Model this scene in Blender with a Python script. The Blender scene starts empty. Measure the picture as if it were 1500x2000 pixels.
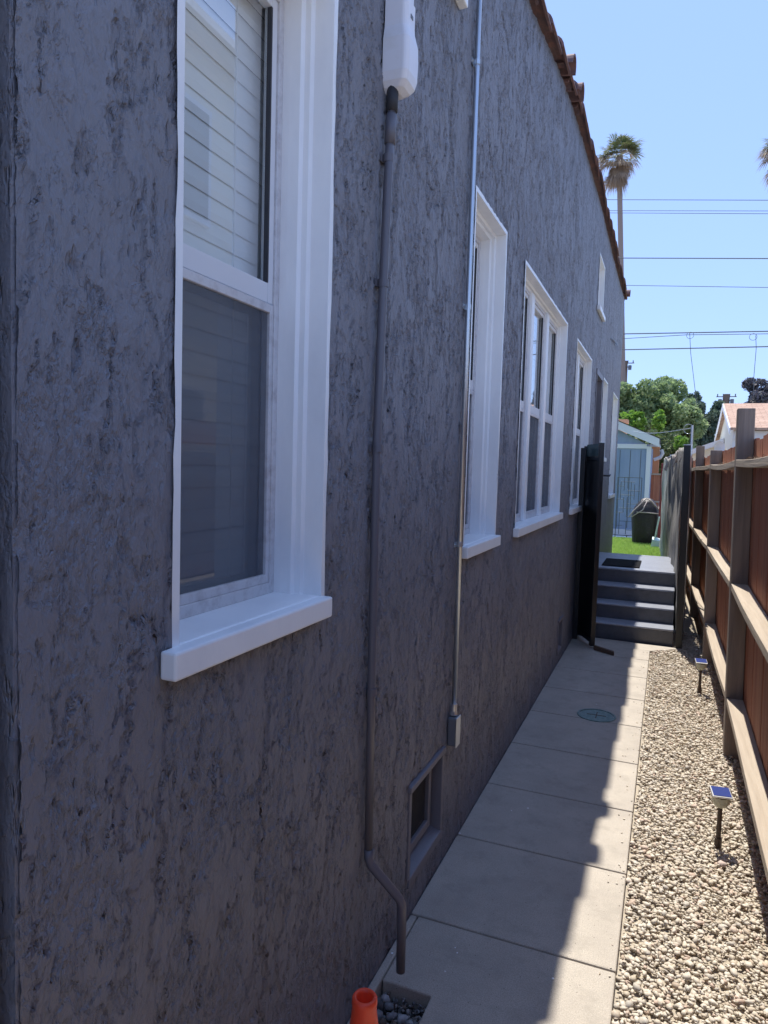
import bpy, math, random
import numpy as np
from mathutils import Vector, Matrix, noise as mnoise
R = math.radians
random.seed(7); rng = np.random.default_rng(7)
scene = bpy.context.scene
COL = scene.collection

# ------------------------------------------------------------------ camera
cam_d = bpy.data.cameras.new('camera'); cam = bpy.data.objects.new('camera', cam_d); COL.objects.link(cam)
cam_d.sensor_fit = 'HORIZONTAL'; cam_d.sensor_width = 36.0; cam_d.lens = 36.0*1355.98/1500.0
cam_d.clip_start = 0.02; cam_d.clip_end = 2000
CR = Vector((0.92511797, 0.37857406, 0.02895542)); CU = Vector((-0.05184162, 0.05039957, 0.99738274)); CW = Vector((-0.37612389, 0.92419779, -0.06625144))
CP = Vector((0.80, 0.0, 1.65))
cam.matrix_world = Matrix(((CR.x, CU.x, -CW.x, CP.x), (CR.y, CU.y, -CW.y, CP.y), (CR.z, CU.z, -CW.z, CP.z), (0, 0, 0, 1)))
scene.camera = cam
F = 1355.98
def at(px, py, Y):                       # the point at depth Y that the survey of the photo puts at this pixel
    d = CR*((px-750)/F) - CU*((py-1000)/F) + CW
    t = (Y-CP.y)/d.y
    return CP + d*t

# ------------------------------------------------------------------ world and sun
SUN = Vector((-0.12, 0.42, 1.0)).normalized()
world = bpy.data.worlds.new('World'); scene.world = world; world.use_nodes = True
wn = world.node_tree.nodes; wl = world.node_tree.links
bg = wn['Background']; sky = wn.new('ShaderNodeTexSky'); sky.sky_type = 'NISHITA'; sky.sun_disc = False
sky.sun_elevation = math.asin(SUN.z); sky.sun_rotation = math.atan2(SUN.x, SUN.y)
sky.altitude = 50; sky.air_density = 1.0; sky.dust_density = 0.15; sky.ozone_density = 3.0
hue = wn.new('ShaderNodeMix'); hue.data_type = 'RGBA'; hue.blend_type = 'MULTIPLY'; hue.inputs[0].default_value = 1.0; hue.inputs[7].default_value = (.72, .93, 1.46, 1)
gam = wn.new('ShaderNodeGamma'); gam.inputs[1].default_value = .35; wl.new(sky.outputs[0], gam.inputs[0]); wl.new(gam.outputs[0], hue.inputs[6]); wl.new(hue.outputs[2], bg.inputs[0]); bg.inputs[1].default_value = 0.15
sun_d = bpy.data.lights.new('sun', 'SUN'); sun_d.energy = 2.0; sun_d.angle = R(0.55); sun_d.color = (1.0, 0.95, 0.86)
sun = bpy.data.objects.new('sun', sun_d); COL.objects.link(sun); sun.location = (0, 0, 20)
sun.rotation_euler = SUN.to_track_quat('Z', 'Y').to_euler()
scene.view_settings.view_transform = 'Standard'; scene.view_settings.look = 'None'
scene.view_settings.gamma = 1.0; scene.view_settings.exposure = 1.72
try: scene.cycles.max_bounces = 10; scene.cycles.diffuse_bounces = 6
except Exception: pass

# ------------------------------------------------------------------ material helpers
def mat(name, col=(0.5, 0.5, 0.5), rough=0.6, metal=0.0, spec=0.5):
    m = bpy.data.materials.new(name); m.use_nodes = True
    b = m.node_tree.nodes['Principled BSDF']
    b.inputs['Base Color'].default_value = (*col, 1); b.inputs['Roughness'].default_value = rough
    b.inputs['Metallic'].default_value = metal; b.inputs['Specular IOR Level'].default_value = spec
    return m
class NT:
    def __init__(s, m): s.m = m; s.n = m.node_tree.nodes; s.l = m.node_tree.links; s.b = s.n['Principled BSDF']; s.tc = s.n.new('ShaderNodeTexCoord')
    def mapping(s, scale=(1, 1, 1), src='Object', loc=(0, 0, 0), rot=(0, 0, 0)):
        mp = s.n.new('ShaderNodeMapping'); mp.inputs['Scale'].default_value = scale; mp.inputs['Location'].default_value = loc; mp.inputs['Rotation'].default_value = rot
        s.l.new(s.tc.outputs[src], mp.inputs[0]); return mp.outputs[0]
    def noise(s, vec, scale=5, detail=4, rough=0.55, dist=0.0, out=0):
        n = s.n.new('ShaderNodeTexNoise'); n.inputs['Scale'].default_value = scale; n.inputs['Detail'].default_value = detail
        n.inputs['Roughness'].default_value = rough; n.inputs['Distortion'].default_value = dist
        if vec is not None: s.l.new(vec, n.inputs['Vector'])
        return n.outputs[out]
    def voro(s, vec, scale=5, feature='F1', out='Distance', rand=1.0):
        n = s.n.new('ShaderNodeTexVoronoi'); n.feature = feature; n.inputs['Scale'].default_value = scale; n.inputs['Randomness'].default_value = rand
        if vec is not None: s.l.new(vec, n.inputs['Vector'])
        return n.outputs[out]
    def ramp(s, fac, stops, interp='LINEAR'):
        r = s.n.new('ShaderNodeValToRGB'); r.color_ramp.interpolation = interp
        e = r.color_ramp.elements
        while len(e) > 1: e.remove(e[-1])
        e[0].position = stops[0][0]; e[0].color = (*c3(stops[0][1]), 1)
        for p, c in stops[1:]:
            k = e.new(p); k.color = (*c3(c), 1)
        s.l.new(fac, r.inputs[0]); return r.outputs[0]
    def math(s, op, a, b=None, c=None, clamp=False):
        n = s.n.new('ShaderNodeMath'); n.operation = op; n.use_clamp = clamp
        for i, v in enumerate((a, b, c)):
            if v is None: continue
            if hasattr(v, 'is_output'): s.l.new(v, n.inputs[i])
            else: n.inputs[i].default_value = v
        return n.outputs[0]
    def mix(s, fac, a, b, mode='MIX'):
        n = s.n.new('ShaderNodeMix'); n.data_type = 'RGBA'; n.blend_type = mode
        for i, v in ((0, fac), (6, a), (7, b)):
            if hasattr(v, 'is_output'): s.l.new(v, n.inputs[i])
            elif i == 0: n.inputs[0].default_value = v
            else: n.inputs[i].default_value = (*c3(v), 1)
        return n.outputs[2]
    def base(s, v): s.l.new(v, s.b.inputs['Base Color'])
    def rough(s, v): s.l.new(v, s.b.inputs['Roughness'])
    def bump(s, h, strength=0.5, dist=0.01):
        n = s.n.new('ShaderNodeBump'); n.inputs['Strength'].default_value = strength; n.inputs['Distance'].default_value = dist
        s.l.new(h, n.inputs['Height']); s.l.new(n.outputs[0], s.b.inputs['Normal'])
    def island(s):
        g = s.n.new('ShaderNodeNewGeometry'); return g.outputs['Random Per Island']
def c3(c): return (c, c, c) if isinstance(c, (int, float)) else c

# stucco paint: trowelled plateaus over a pitted ground, real displacement
M = {}
def stucco(name, col, disp=True, scale=1.0, amp=1.0):
    m = mat(name, col, 0.5, 0, 0.5); t = NT(m)
    v = t.mapping((1, 1, .5))
    w = t.noise(v, 4.0, 3, .6, 0, 1)
    vv = t.n.new('ShaderNodeVectorMath'); vv.operation = 'MULTIPLY_ADD'; t.l.new(w, vv.inputs[0]); vv.inputs[1].default_value = (.10, .10, .10); t.l.new(v, vv.inputs[2])
    big = t.noise(vv.outputs[0], 6.8, 8, .70, .25)
    plate = t.ramp(big, [(.478, 0), (.502, 1)])                       # raised trowelled patches with ragged lips
    big2 = t.noise(t.mapping((1.2, 1.2, .55), loc=(3, 1, 7)), 13.0, 6, .62, .4)
    step = t.ramp(big2, [(.535, 0), (.552, 1)])                       # a second, thinner coat
    chunk = t.ramp(t.noise(t.mapping((1, 1, .42), loc=(2, 8, 1)), 58, 4, .62), [(.43, 0), (.53, 1)])
    fine = t.noise(t.mapping((1, 1, .5)), 150, 3, .6)
    finer = t.ramp(fine, [(.32, 0), (.68, 1)])
    nick = t.ramp(t.noise(t.mapping((1, 1, .24), loc=(7, 2, 4), rot=(R(4), 0, 0)), 44, 3, .6), [(.60, 0), (.65, 1)])
    nm = t.ramp(t.noise(t.mapping((1, 1, .5), loc=(5, 5, 5)), 8, 4, .65), [(.44, .1), (.56, 1)])
    inv = t.math('SUBTRACT', 1.0, plate)
    low = t.math('MULTIPLY', inv, t.math('ADD', t.math('MULTIPLY', chunk, 1.7), t.math('MULTIPLY', finer, .45)))
    vw = t.n.new('ShaderNodeVectorMath'); vw.operation = 'MULTIPLY_ADD'; t.l.new(t.noise(t.mapping((1, 1, .6), loc=(1, 1, 1)), 16, 3, .6, 0, 1), vw.inputs[0]); vw.inputs[1].default_value = (.035, .035, .035); t.l.new(t.mapping((1, 1, .5), rot=(R(9), 0, 0)), vw.inputs[2])
    ta = t.math('FRACT', t.math('MULTIPLY', t.noise(vw.outputs[0], 3.9, 8, .64), 6.0))
    tb = t.math('FRACT', t.math('MULTIPLY', t.noise(vw.outputs[0], 9.5, 6, .62), 4.0))
    terr = t.math('ADD', t.math('MULTIPLY', ta, 3.2), t.math('MULTIPLY', tb, 1.3))
    h = t.math('ADD', t.math('ADD', t.math('MULTIPLY', plate, 2.6), t.math('MULTIPLY', step, 1.0)), t.math('ADD', low, terr))
    h = t.math('SUBTRACT', h, t.math('MULTIPLY', t.math('MULTIPLY', nick, nm), 3.2))
    h = t.math('ADD', h, t.math('MULTIPLY', finer, .18))
    trowel = t.noise(t.mapping((1, 2.5, .5), rot=(R(35), 0, 0)), 45, 3, .6)
    h = t.math('ADD', h, t.math('MULTIPLY', trowel, .9))
    d = t.n.new('ShaderNodeDisplacement'); d.inputs['Scale'].default_value = .0018*amp; d.inputs['Midlevel'].default_value = 6.0
    t.l.new(h, d.inputs['Height'])
    t.l.new(d.outputs[0], t.n['Material Output'].inputs['Displacement'])
    m.displacement_method = 'BOTH' if disp else 'BUMP'
    cv = t.noise(t.mapping((1, 1, .4)), 2.0, 5, .6)
    t.base(t.mix(t.ramp(cv, [(.3, 0), (.7, 1)]), tuple(c*.93 for c in col), tuple(c*1.07 for c in col)))
    t.rough(t.ramp(fine, [(.3, .42), (.7, .56)]))
    return m
M['stucco'] = stucco('stucco_paint', (0.198, 0.198, 0.224))
M['stucco_flat'] = stucco('stucco_paint_far', (0.198, 0.198, 0.224), False)
M['trim'] = mat('grey_trim_paint', (0.18, 0.17, 0.19), .45)
t = NT(M['trim']); t.bump(t.noise(t.mapping(), 60, 4), .25, .004)
M['white'] = mat('white_gloss_paint', (0.83, 0.845, 0.86), .32, 0, .5)
t = NT(M['white']); t.bump(t.noise(t.mapping((1, 1, .3)), 28, 5, .6), .22, .004)
t.base(t.mix(t.ramp(t.noise(t.mapping((1, 1, .4)), 9, 5, .65), [(.42, 0), (.75, 1)]), (.88, .89, .89), (.80, .81, .82)))
M['alu'] = mat('mill_aluminium', (.7, .69, .7), .42, .2)
t = NT(M['alu']); t.base(t.mix(t.ramp(t.noise(t.mapping(), 25, 5, .7), [(.45, 0), (.75, 1)]), (.66, .65, .66), (.46, .43, .44)))
M['alu_white'] = mat('chalky_white_sash', (.72, .73, .75), .45)
M['blind'] = mat('blind_slats', (.88, .88, .86), .6)
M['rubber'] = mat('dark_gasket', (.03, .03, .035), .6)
def glassmat(name, tint, dark=0.0):
    m = bpy.data.materials.new(name); m.use_nodes = True; n = m.node_tree.nodes; l = m.node_tree.links
    n.remove(n['Principled BSDF']); o = n['Material Output']
    tr = n.new('ShaderNodeBsdfTransparent'); tr.inputs[0].default_value = (*tint, 1)
    gl = n.new('ShaderNodeBsdfGlossy'); gl.inputs['Roughness'].default_value = .015; gl.inputs[0].default_value = (1, 1, 1, 1)
    lw = n.new('ShaderNodeLayerWeight'); lw.inputs[0].default_value = .5      # facing term, the same from both sides
    pw = n.new('ShaderNodeMath'); pw.operation = 'POWER'; l.new(lw.outputs['Facing'], pw.inputs[0]); pw.inputs[1].default_value = 4.0
    fr = n.new('ShaderNodeMath'); fr.operation = 'MULTIPLY_ADD'; l.new(pw.outputs[0], fr.inputs[0]); fr.inputs[1].default_value = .8; fr.inputs[2].default_value = .24
    mx = n.new('ShaderNodeMixShader'); l.new(fr.outputs[0], mx.inputs[0]); l.new(tr.outputs[0], mx.inputs[1]); l.new(gl.outputs[0], mx.inputs[2])
    l.new(mx.outputs[0], o.inputs[0]); return m
M['glass'] = glassmat('window_glass', (.92, .95, .95))
def screenmat():
    m = bpy.data.materials.new('insect_screen_mesh'); m.use_nodes = True; n = m.node_tree.nodes; l = m.node_tree.links
    b = n['Principled BSDF']; b.inputs['Base Color'].default_value = (.10, .112, .14, 1); b.inputs['Roughness'].default_value = .7
    tc = n.new('ShaderNodeTexCoord'); outs = []
    tr = n.new('ShaderNodeBsdfTransparent'); mx = n.new('ShaderNodeMixShader')
    no = n.new('ShaderNodeTexNoise'); no.inputs['Scale'].default_value = 900; no.inputs['Detail'].default_value = 1; l.new(tc.outputs['Object'], no.inputs['Vector'])
    rp = n.new('ShaderNodeMapRange'); rp.inputs[1].default_value = .3; rp.inputs[2].default_value = .7; rp.inputs[3].default_value = .54; rp.inputs[4].default_value = .68; l.new(no.outputs[0], rp.inputs[0])
    l.new(rp.outputs[0], mx.inputs[0]); l.new(tr.outputs[0], mx.inputs[1]); l.new(b.outputs[0], mx.inputs[2]); l.new(mx.outputs[0], n['Material Output'].inputs[0])
    return m
M['screen'] = screenmat()
# concrete
def concrete(name, c1, c2, fleck=.55, bumpd=.004, specks=False):
    m = mat(name, c1, .85); t = NT(m)
    a = t.noise(t.mapping(), 3.2, 6, .65); f = t.noise(t.mapping(), 240, 3, .7); sp = t.voro(t.mapping(), 260)
    c = t.mix(t.ramp(a, [(.35, 0), (.68, 1)]), c1, c2)
    c = t.mix(t.ramp(f, [(.38, .7), (.62, 0)]), c, tuple(x*fleck for x in c1))
    c = t.mix(t.ramp(sp, [(.10, .45), (.2, 0)]), c, tuple(min(1, x*1.7) for x in c1))
    st = t.noise(t.mapping(loc=(9, 2, 0)), 8, 8, .75); c = t.mix(t.ramp(st, [(.50, 0), (.66, .7)]), c, tuple(x*.6 for x in c1))
    if specks:
        sp2 = t.voro(t.mapping(), 34); c = t.mix(t.ramp(sp2, [(.05, .8), (.075, 0)]), c, (.10, .09, .08))
    t.base(c); t.bump(t.math('ADD', t.math('MULTIPLY', f, .6), a), .35, bumpd); return m
M['concrete'] = concrete('old_concrete', (.56, .50, .42), (.42, .37, .315), specks=True)
M['joint'] = mat('joint_dirt', (.05, .045, .04), .95)
M['step'] = concrete('painted_step', (.075, .08, .10), (.105, .11, .13), .75)
NT(M['step']).b.inputs['Roughness'].default_value = .27
M['dirt'] = concrete('dirt', (.38, .34, .28), (.30, .26, .21), .5, .02)
M['asphalt'] = concrete('asphalt', (.05, .05, .052), (.07, .07, .07))
# gravel stones, colour per stone
def stones(name, stops, rough=.75):
    m = mat(name, (.6, .55, .48), rough); t = NT(m)
    c = t.ramp(t.island(), stops)
    n = t.noise(t.mapping(), 120, 4, .6); c = t.mix(t.ramp(n, [(.35, .35), (.65, 0)]), c, (.33, .27, .2), 'MULTIPLY')
    t.base(c); t.bump(n, .4, .002); return m
M['gravel'] = stones('pale_gravel', [(0, (.68, .60, .48)), (.2, (.76, .69, .58)), (.4, (.58, .50, .39)), (.55, (.72, .66, .56)), (.7, (.52, .43, .33)), (.78, (.62, .47, .38)), (.85, (.72, .67, .58)), (1, (.46, .41, .35))])
M['rock'] = stones('grey_rock', [(0, (.22, .22, .23)), (.3, (.12, .11, .11)), (.55, (.34, .34, .34)), (.8, (.20, .16, .13)), (1, (.42, .42, .43))])
# wood
def wood(name, c1, c2, c3_, axis='Z', rough=.8, perboard=.25):
    m = mat(name, c1, rough); t = NT(m)
    s = {'Z': (38, 38, 1.6), 'Y': (38, 1.6, 38)}[axis]
    g = t.noise(t.mapping(s), 1.0, 6, .65, .6); s2 = {'Z': (9, 9, .5), 'Y': (9, .5, 9)}[axis]; b = t.noise(t.mapping(s2, loc=(4, 4, 4)), 1, 4, .6)
    c = t.mix(t.ramp(g, [(.33, 0), (.66, 1)]), c1, c2); c = t.mix(t.ramp(b, [(.45, 0), (.7, .8)]), c, c3_)
    kn = t.voro(t.mapping({'Z': (6, 6, 2.2), 'Y': (6, 2.2, 6)}[axis]), 1.0); c = t.mix(t.ramp(kn, [(.03, .9), (.09, 0)]), c, tuple(x*.3 for x in c1))
    isl = t.island(); c = t.mix(perboard, c, t.ramp(isl, [(0, .35), (1, 1.0)]), 'MULTIPLY')
    t.base(c); t.bump(g, .9, .005); return m
M['red_wood'] = wood('stained_red_board', (.52, .19, .10), (.36, .12, .065), (.60, .28, .17), 'Z', .75, .5)
M['grey_wood'] = wood('weathered_post', (.31, .25, .205), (.20, .16, .135), (.38, .31, .26), 'Z', .85, .1)
M['rail_wood'] = wood('weathered_rail', (.50, .42, .33), (.38, .31, .24), (.55, .48, .39), 'Y', .85, .1)
M['black'] = mat('black_satin_paint', (.012, .013, .016), .38)
M['black_mat'] = mat('black_rubber', (.008, .008, .01), .8, 0, .1)
M['galv'] = mat('galvanised_steel', (.62, .66, .70), .33, .85)
M['grey_box'] = mat('grey_pvc_box', (.13, .14, .16), .5)
M['pipe'] = mat('painted_pipe', (.13, .125, .145), .36)
M['duct'] = mat('ivory_plastic', (.74, .74, .78), .35)
t = NT(M['duct']); t.base(t.mix(t.ramp(t.noise(t.mapping(), 7, 5, .6), [(.45, 0), (.75, 1)]), (.76, .76, .80), (.62, .60, .56)))
M['orange'] = mat('cone_orange', (.95, .085, .03), .45)
b = M['orange'].node_tree.nodes['Principled BSDF']; b.inputs['Subsurface Weight'].default_value = .15; b.inputs['Subsurface Radius'].default_value = (.02, .004, .002)
t = NT(M['orange']); t.base(t.mix(t.ramp(t.noise(t.mapping((1, 1, .4)), 16, 5, .7), [(.5, 0), (.75, .6)]), (.95, .085, .03), (.62, .06, .03)))
M['terracotta'] = mat('terracotta', (.30, .15, .11), .8)
t = NT(M['terracotta']); t.base(t.mix(t.ramp(t.noise(t.mapping(), 12, 5, .7), [(.35, 0), (.6, 1)]), (.25, .125, .105), (.13, .085, .09)))
M['cover'] = mat('green_cast_cover', (.13, .22, .20), .6)
t = NT(M['cover']); t.base(t.mix(t.ramp(t.noise(t.mapping(), 40, 5, .7), [(.4, 0), (.65, 1)]), (.13, .23, .21), (.26, .32, .29))); t.bump(t.voro(t.mapping(), 90), .5, .003)
M['rust'] = mat('rusty_brown', (.12, .07, .045), .8)
t = NT(M['rust']); t.base(t.mix(t.noise(t.mapping(), 40, 5, .7), (.16, .09, .055), (.06, .04, .03)))
M['shed_blue'] = mat('blue_shed_paint', (.20, .30, .50), .6)
t = NT(M['shed_blue']); t.base(t.mix(t.ramp(t.noise(t.mapping((1, 1, .2)), 5, 4), [(.3, 0), (.7, 1)]), (.20, .28, .43), (.26, .34, .49)))
M['shed_trim'] = mat('pale_shed_trim', (.66, .70, .76), .6)
M['shingle'] = mat('brown_shingle', (.42, .27, .19), .9)
t = NT(M['shingle']); bk = t.n.new('ShaderNodeTexBrick'); t.l.new(t.mapping((1, 1, 1)), bk.inputs[0])
bk.inputs['Color1'].default_value = (.48, .31, .22, 1); bk.inputs['Color2'].default_value = (.36, .22, .15, 1); bk.inputs['Mortar'].default_value = (.24, .14, .10, 1)
bk.inputs['Scale'].default_value = 1; bk.inputs['Brick Width'].default_value = .3; bk.inputs['Row Height'].default_value = .13; bk.inputs['Mortar Size'].default_value = .012
t.base(t.mix(t.ramp(t.noise(t.mapping(), 9, 5, .7), [(.4, 0), (.7, .6)]), bk.outputs[0], (.54, .38, .29)))
M['cream'] = mat('cream_wall', (.80, .75, .60), .8)
t = NT(M['cream']); t.bump(t.noise(t.mapping(), 30, 5), .3, .01)
M['white_wall'] = mat('white_board', (.72, .74, .76), .7)
M['brick'] = mat('orange_brick', (.62, .31, .17), .85)
M['cloth'] = mat('grey_shade_cloth', (.24, .23, .225), .9)
t = NT(M['cloth']); g = t.noise(t.mapping((14, 7, 1.3)), 1, 7, .7, 1.2); g2 = t.noise(t.mapping((1, 1, .7)), 5, 5, .6)
c = t.mix(t.ramp(g, [(.36, 0), (.62, 1)]), (.18, .175, .165), (.48, .465, .445)); c = t.mix(t.ramp(g2, [(.6, 0), (.7, .75)]), c, (.05, .045, .045)); t.base(c); t.bump(g, .6, .012)
M['grillcover'] = mat('grill_cover_fabric', (.022, .019, .020), .5)
t = NT(M['grillcover']); t.bump(t.noise(t.mapping(), 9, 4), .6, .03)
M['piping'] = mat('faded_seam', (.42, .36, .34), .8)
M['chair'] = mat('mint_plastic', (.62, .74, .74), .5)
M['solar'] = mat('solar_cell', (.04, .06, .22), .15)
M['lens'] = mat('ribbed_lamp_lens', (.55, .55, .42), .3)
t = NT(M['lens']); wv = t.n.new('ShaderNodeTexWave'); t.l.new(t.mapping(), wv.inputs[0]); wv.inputs['Scale'].default_value = 60; t.bump(wv.outputs[1], .6, .003)
M['chrome'] = mat('satin_metal', (.7, .7, .7), .3, .8)
M['stake'] = mat('brown_stake', (.06, .035, .025), .45)
M['wire'] = mat('wire', (.09, .11, .12), .5)
M['bark'] = mat('bark', (.16, .12, .09), .9)
M['palmbark'] = mat('palm_trunk', (.30, .235, .20), .9)
M['red_tarp'] = mat('dark_red_post', (.20, .03, .035), .6)
def leaf(name, cols, tr=.35):
    m = mat(name, cols[0], .55); t = NT(m)
    c = t.ramp(t.island(), [(i/(len(cols)-1), c) for i, c in enumerate(cols)])
    t.base(c)
    n = t.n; tl = n.new('ShaderNodeBsdfTranslucent'); t.l.new(c, tl.inputs[0]); mx = n.new('ShaderNodeMixShader'); mx.inputs[0].default_value = tr
    t.l.new(t.b.outputs[0], mx.inputs[1]); t.l.new(tl.outputs[0], mx.inputs[2]); t.l.new(mx.outputs[0], n['Material Output'].inputs[0]); return m
M['leaf_green'] = leaf('leaf_green', [(.15, .23, .11), (.28, .38, .17), (.20, .29, .13), (.40, .48, .24)], .5)
M['leaf_dark'] = leaf('leaf_dark', [(.07, .11, .085), (.11, .16, .11), (.14, .19, .13)], .4)
M['leaf_purple'] = leaf('leaf_purple', [(.10, .09, .11), (.14, .13, .15), (.11, .12, .12)], .3)
M['leaf_lime'] = leaf('leaf_lime', [(.16, .30, .04), (.22, .38, .05), (.12, .24, .05)], .4)
M['leaf_olive'] = leaf('leaf_olive', [(.08, .13, .04), (.14, .19, .07), (.22, .24, .12)], .3)
M['palm_leaf'] = leaf('palm_leaf', [(.10, .14, .05), (.17, .20, .08), (.30, .27, .14)], .3)
M['palm_dead'] = leaf('palm_dead', [(.34, .25, .17), (.42, .32, .23), (.26, .20, .15)], .3)
M['grass'] = leaf('grass_blade', [(.36, .58, .10), (.50, .68, .18), (.24, .42, .06), (.62, .74, .28)], .4)
M['soil_green'] = mat('lawn_soil', (.16, .27, .05), .95)

# ------------------------------------------------------------------ mesh helpers
class MB:
    def __init__(s): s.v = []; s.f = []
    def add(s, v, f):
        o = len(s.v); s.v += [tuple(p) for p in v]; s.f += [tuple(i+o for i in q) for q in f]; return s
    def box(s, x0, x1, y0, y1, z0, z1, rot=None, ctr=None):
        v = [Vector(p) for p in ((x0, y0, z0), (x1, y0, z0), (x1, y1, z0), (x0, y1, z0), (x0, y0, z1), (x1, y0, z1), (x1, y1, z1), (x0, y1, z1))]
        if rot is not None:
            c = Vector(ctr) if ctr is not None else Vector(((x0+x1)/2, (y0+y1)/2, (z0+z1)/2)); v = [rot @ (p-c)+c for p in v]
        return s.add(v, [(0, 3, 2, 1), (4, 5, 6, 7), (0, 1, 5, 4), (1, 2, 6, 5), (2, 3, 7, 6), (3, 0, 4, 7)])
    def hexa(s, v): return s.add(v, [(0, 3, 2, 1), (4, 5, 6, 7), (0, 1, 5, 4), (1, 2, 6, 5), (2, 3, 7, 6), (3, 0, 4, 7)])
    def tube(s, pts, r, n=10, cap=True):
        pts = [Vector(p) for p in pts]; k = len(pts); rr = r if isinstance(r, (list, tuple)) else [r]*k
        rings = []; prev = None
        for i, p in enumerate(pts):
            t = (pts[min(i+1, k-1)]-pts[max(i-1, 0)]).normalized()
            a = prev if prev is not None else (Vector((1, 0, 0)) if abs(t.x) < .9 else Vector((0, 1, 0)))
            a = (a-t*a.dot(t)).normalized(); b_ = t.cross(a); prev = a
            rings.append([p+(a*math.cos(2*math.pi*j/n)+b_*math.sin(2*math.pi*j/n))*rr[i] for j in range(n)])
        v = [q for g in rings for q in g]
        f = [(i*n+j, i*n+(j+1) % n, (i+1)*n+(j+1) % n, (i+1)*n+j) for i in range(k-1) for j in range(n)]
        if cap: f += [tuple(range(n-1, -1, -1)), tuple((k-1)*n+j for j in range(n))]
        return s.add(v, f)
    def lathe(s, prof, c=(0, 0), n=32):
        v = [(c[0]+r*math.cos(2*math.pi*j/n), c[1]+r*math.sin(2*math.pi*j/n), z) for r, z in prof for j in range(n)]
        f = [(i*n+j, i*n+(j+1) % n, (i+1)*n+(j+1) % n, (i+1)*n+j) for i in range(len(prof)-1) for j in range(n)]
        return s.add(v, f)
    def build(s, name, m, parent=None, bevel=0, smooth=False, seg=2):
        me = bpy.data.meshes.new(name); me.from_pydata(s.v, [], s.f); me.update()
        ob = bpy.data.objects.new(name, me); COL.objects.link(ob); me.materials.append(m)
        if parent: ob.parent = parent
        if smooth:
            me.polygons.foreach_set('use_smooth', [True]*len(me.polygons))
        if bevel:
            bv = ob.modifiers.new('bevel', 'BEVEL'); bv.width = bevel; bv.segments = seg; bv.limit_method = 'ANGLE'; bv.angle_limit = R(40); bv.harden_normals = False
        return ob
def npmesh(name, V, Fq, m, parent=None, smooth=False):
    me = bpy.data.meshes.new(name); k = Fq.shape[1]
    me.vertices.add(len(V)); me.vertices.foreach_set('co', V.astype(np.float32).ravel())
    me.loops.add(Fq.size); me.loops.foreach_set('vertex_index', Fq.astype(np.int32).ravel())
    me.polygons.add(len(Fq)); me.polygons.foreach_set('loop_start', np.arange(0, Fq.size, k, dtype=np.int32))
    me.polygons.foreach_set('loop_total', np.full(len(Fq), k, dtype=np.int32))
    if smooth: me.polygons.foreach_set('use_smooth', np.ones(len(Fq), dtype=bool))
    me.update(calc_edges=True); me.validate()
    ob = bpy.data.objects.new(name, me); COL.objects.link(ob); me.materials.append(m)
    if parent: ob.parent = parent
    return ob
def empty(name, loc=(0, 0, 0)):
    o = bpy.data.objects.new(name, None); COL.objects.link(o); o.empty_display_size = .1; return o
def tag(o, label=None, cat=None, group=None, kind=None):
    if label: o['label'] = label
    if cat: o['category'] = cat
    if group: o['group'] = group
    if kind: o['kind'] = kind
    return o
def base_at(o, loc):
    # move an empty to its base while its children keep their world place
    loc = Vector(loc); o.location = loc
    for ch in o.children: ch.location = ch.location - loc
    return o
def copy_tree(o, parent=None):
    c = o.copy(); COL.objects.link(c)
    if parent: c.parent = parent
    for ch in list(o.children): copy_tree(ch, c)
    return c

# ================================================================== HOUSE
house = empty('house'); tag(house, 'dark charcoal stucco house with white framed windows along the narrow side path', 'house')
TOPY = [-2, 3.0, 3.85, 4.27, 4.69, 5.52, 6.4, 7.9, 9.6, 11, 12.1]; TOPZ = [4.05, 4.07, 4.13, 4.21, 4.29, 4.40, 4.44, 4.49, 4.45, 4.46, 4.48]
def topz(y): return np.interp(y, TOPY, TOPZ)-.03
Y0, Y1 = .672, 12.05
# openings: y0 y1 z0 z1
WIN = [(1.0, 1.55, 1.30, 2.80), (2.88, 3.45, 1.30, 2.80), (3.96, 5.69, 1.30, 2.80), (6.34, 7.58, 1.30, 2.80), (9.02, 9.64, 1.82, 2.80), (10.64, 11.60, 1.30, 2.80),
       (2.02, 2.55, 3.36, 3.96), (7.90, 8.50, 3.42, 3.98)]
VENTS = [(2.29, 2.68, .155, .49), (5.96, 6.20, .11, .37)]
DOOR = (8.13, 8.80, .605, 2.78)
OPEN = WIN+VENTS+[DOOR]
def axis_pts(lo, hi, crit, stepf):
    cs = sorted(set([lo, hi]+[c for c in crit if lo < c < hi])); out = []
    for a, b_ in zip(cs[:-1], cs[1:]):
        st = stepf((a+b_)/2)
        n = max(1, int(math.ceil((b_-a)/st))); out += [a+(b_-a)*i/n for i in range(n)]
    return np.array(out+[hi])
ycrit = [o for w in OPEN for o in w[:2]]+[.9, 1.3, 2.0, 3.2, 4.5, 6, 8, 10]; zcrit = [o for w in OPEN for o in w[2:]]+[.6, 1, 1.6, 2.2, 3.2, 4.0]
ys = axis_pts(Y0, Y1, ycrit, lambda y: .005 if y < 2.6 else (.007 if y < 4.2 else (.011 if y < 6.2 else .022)))
zs = axis_pts(-.05, 4.4, zcrit, lambda z: .0055)
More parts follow.
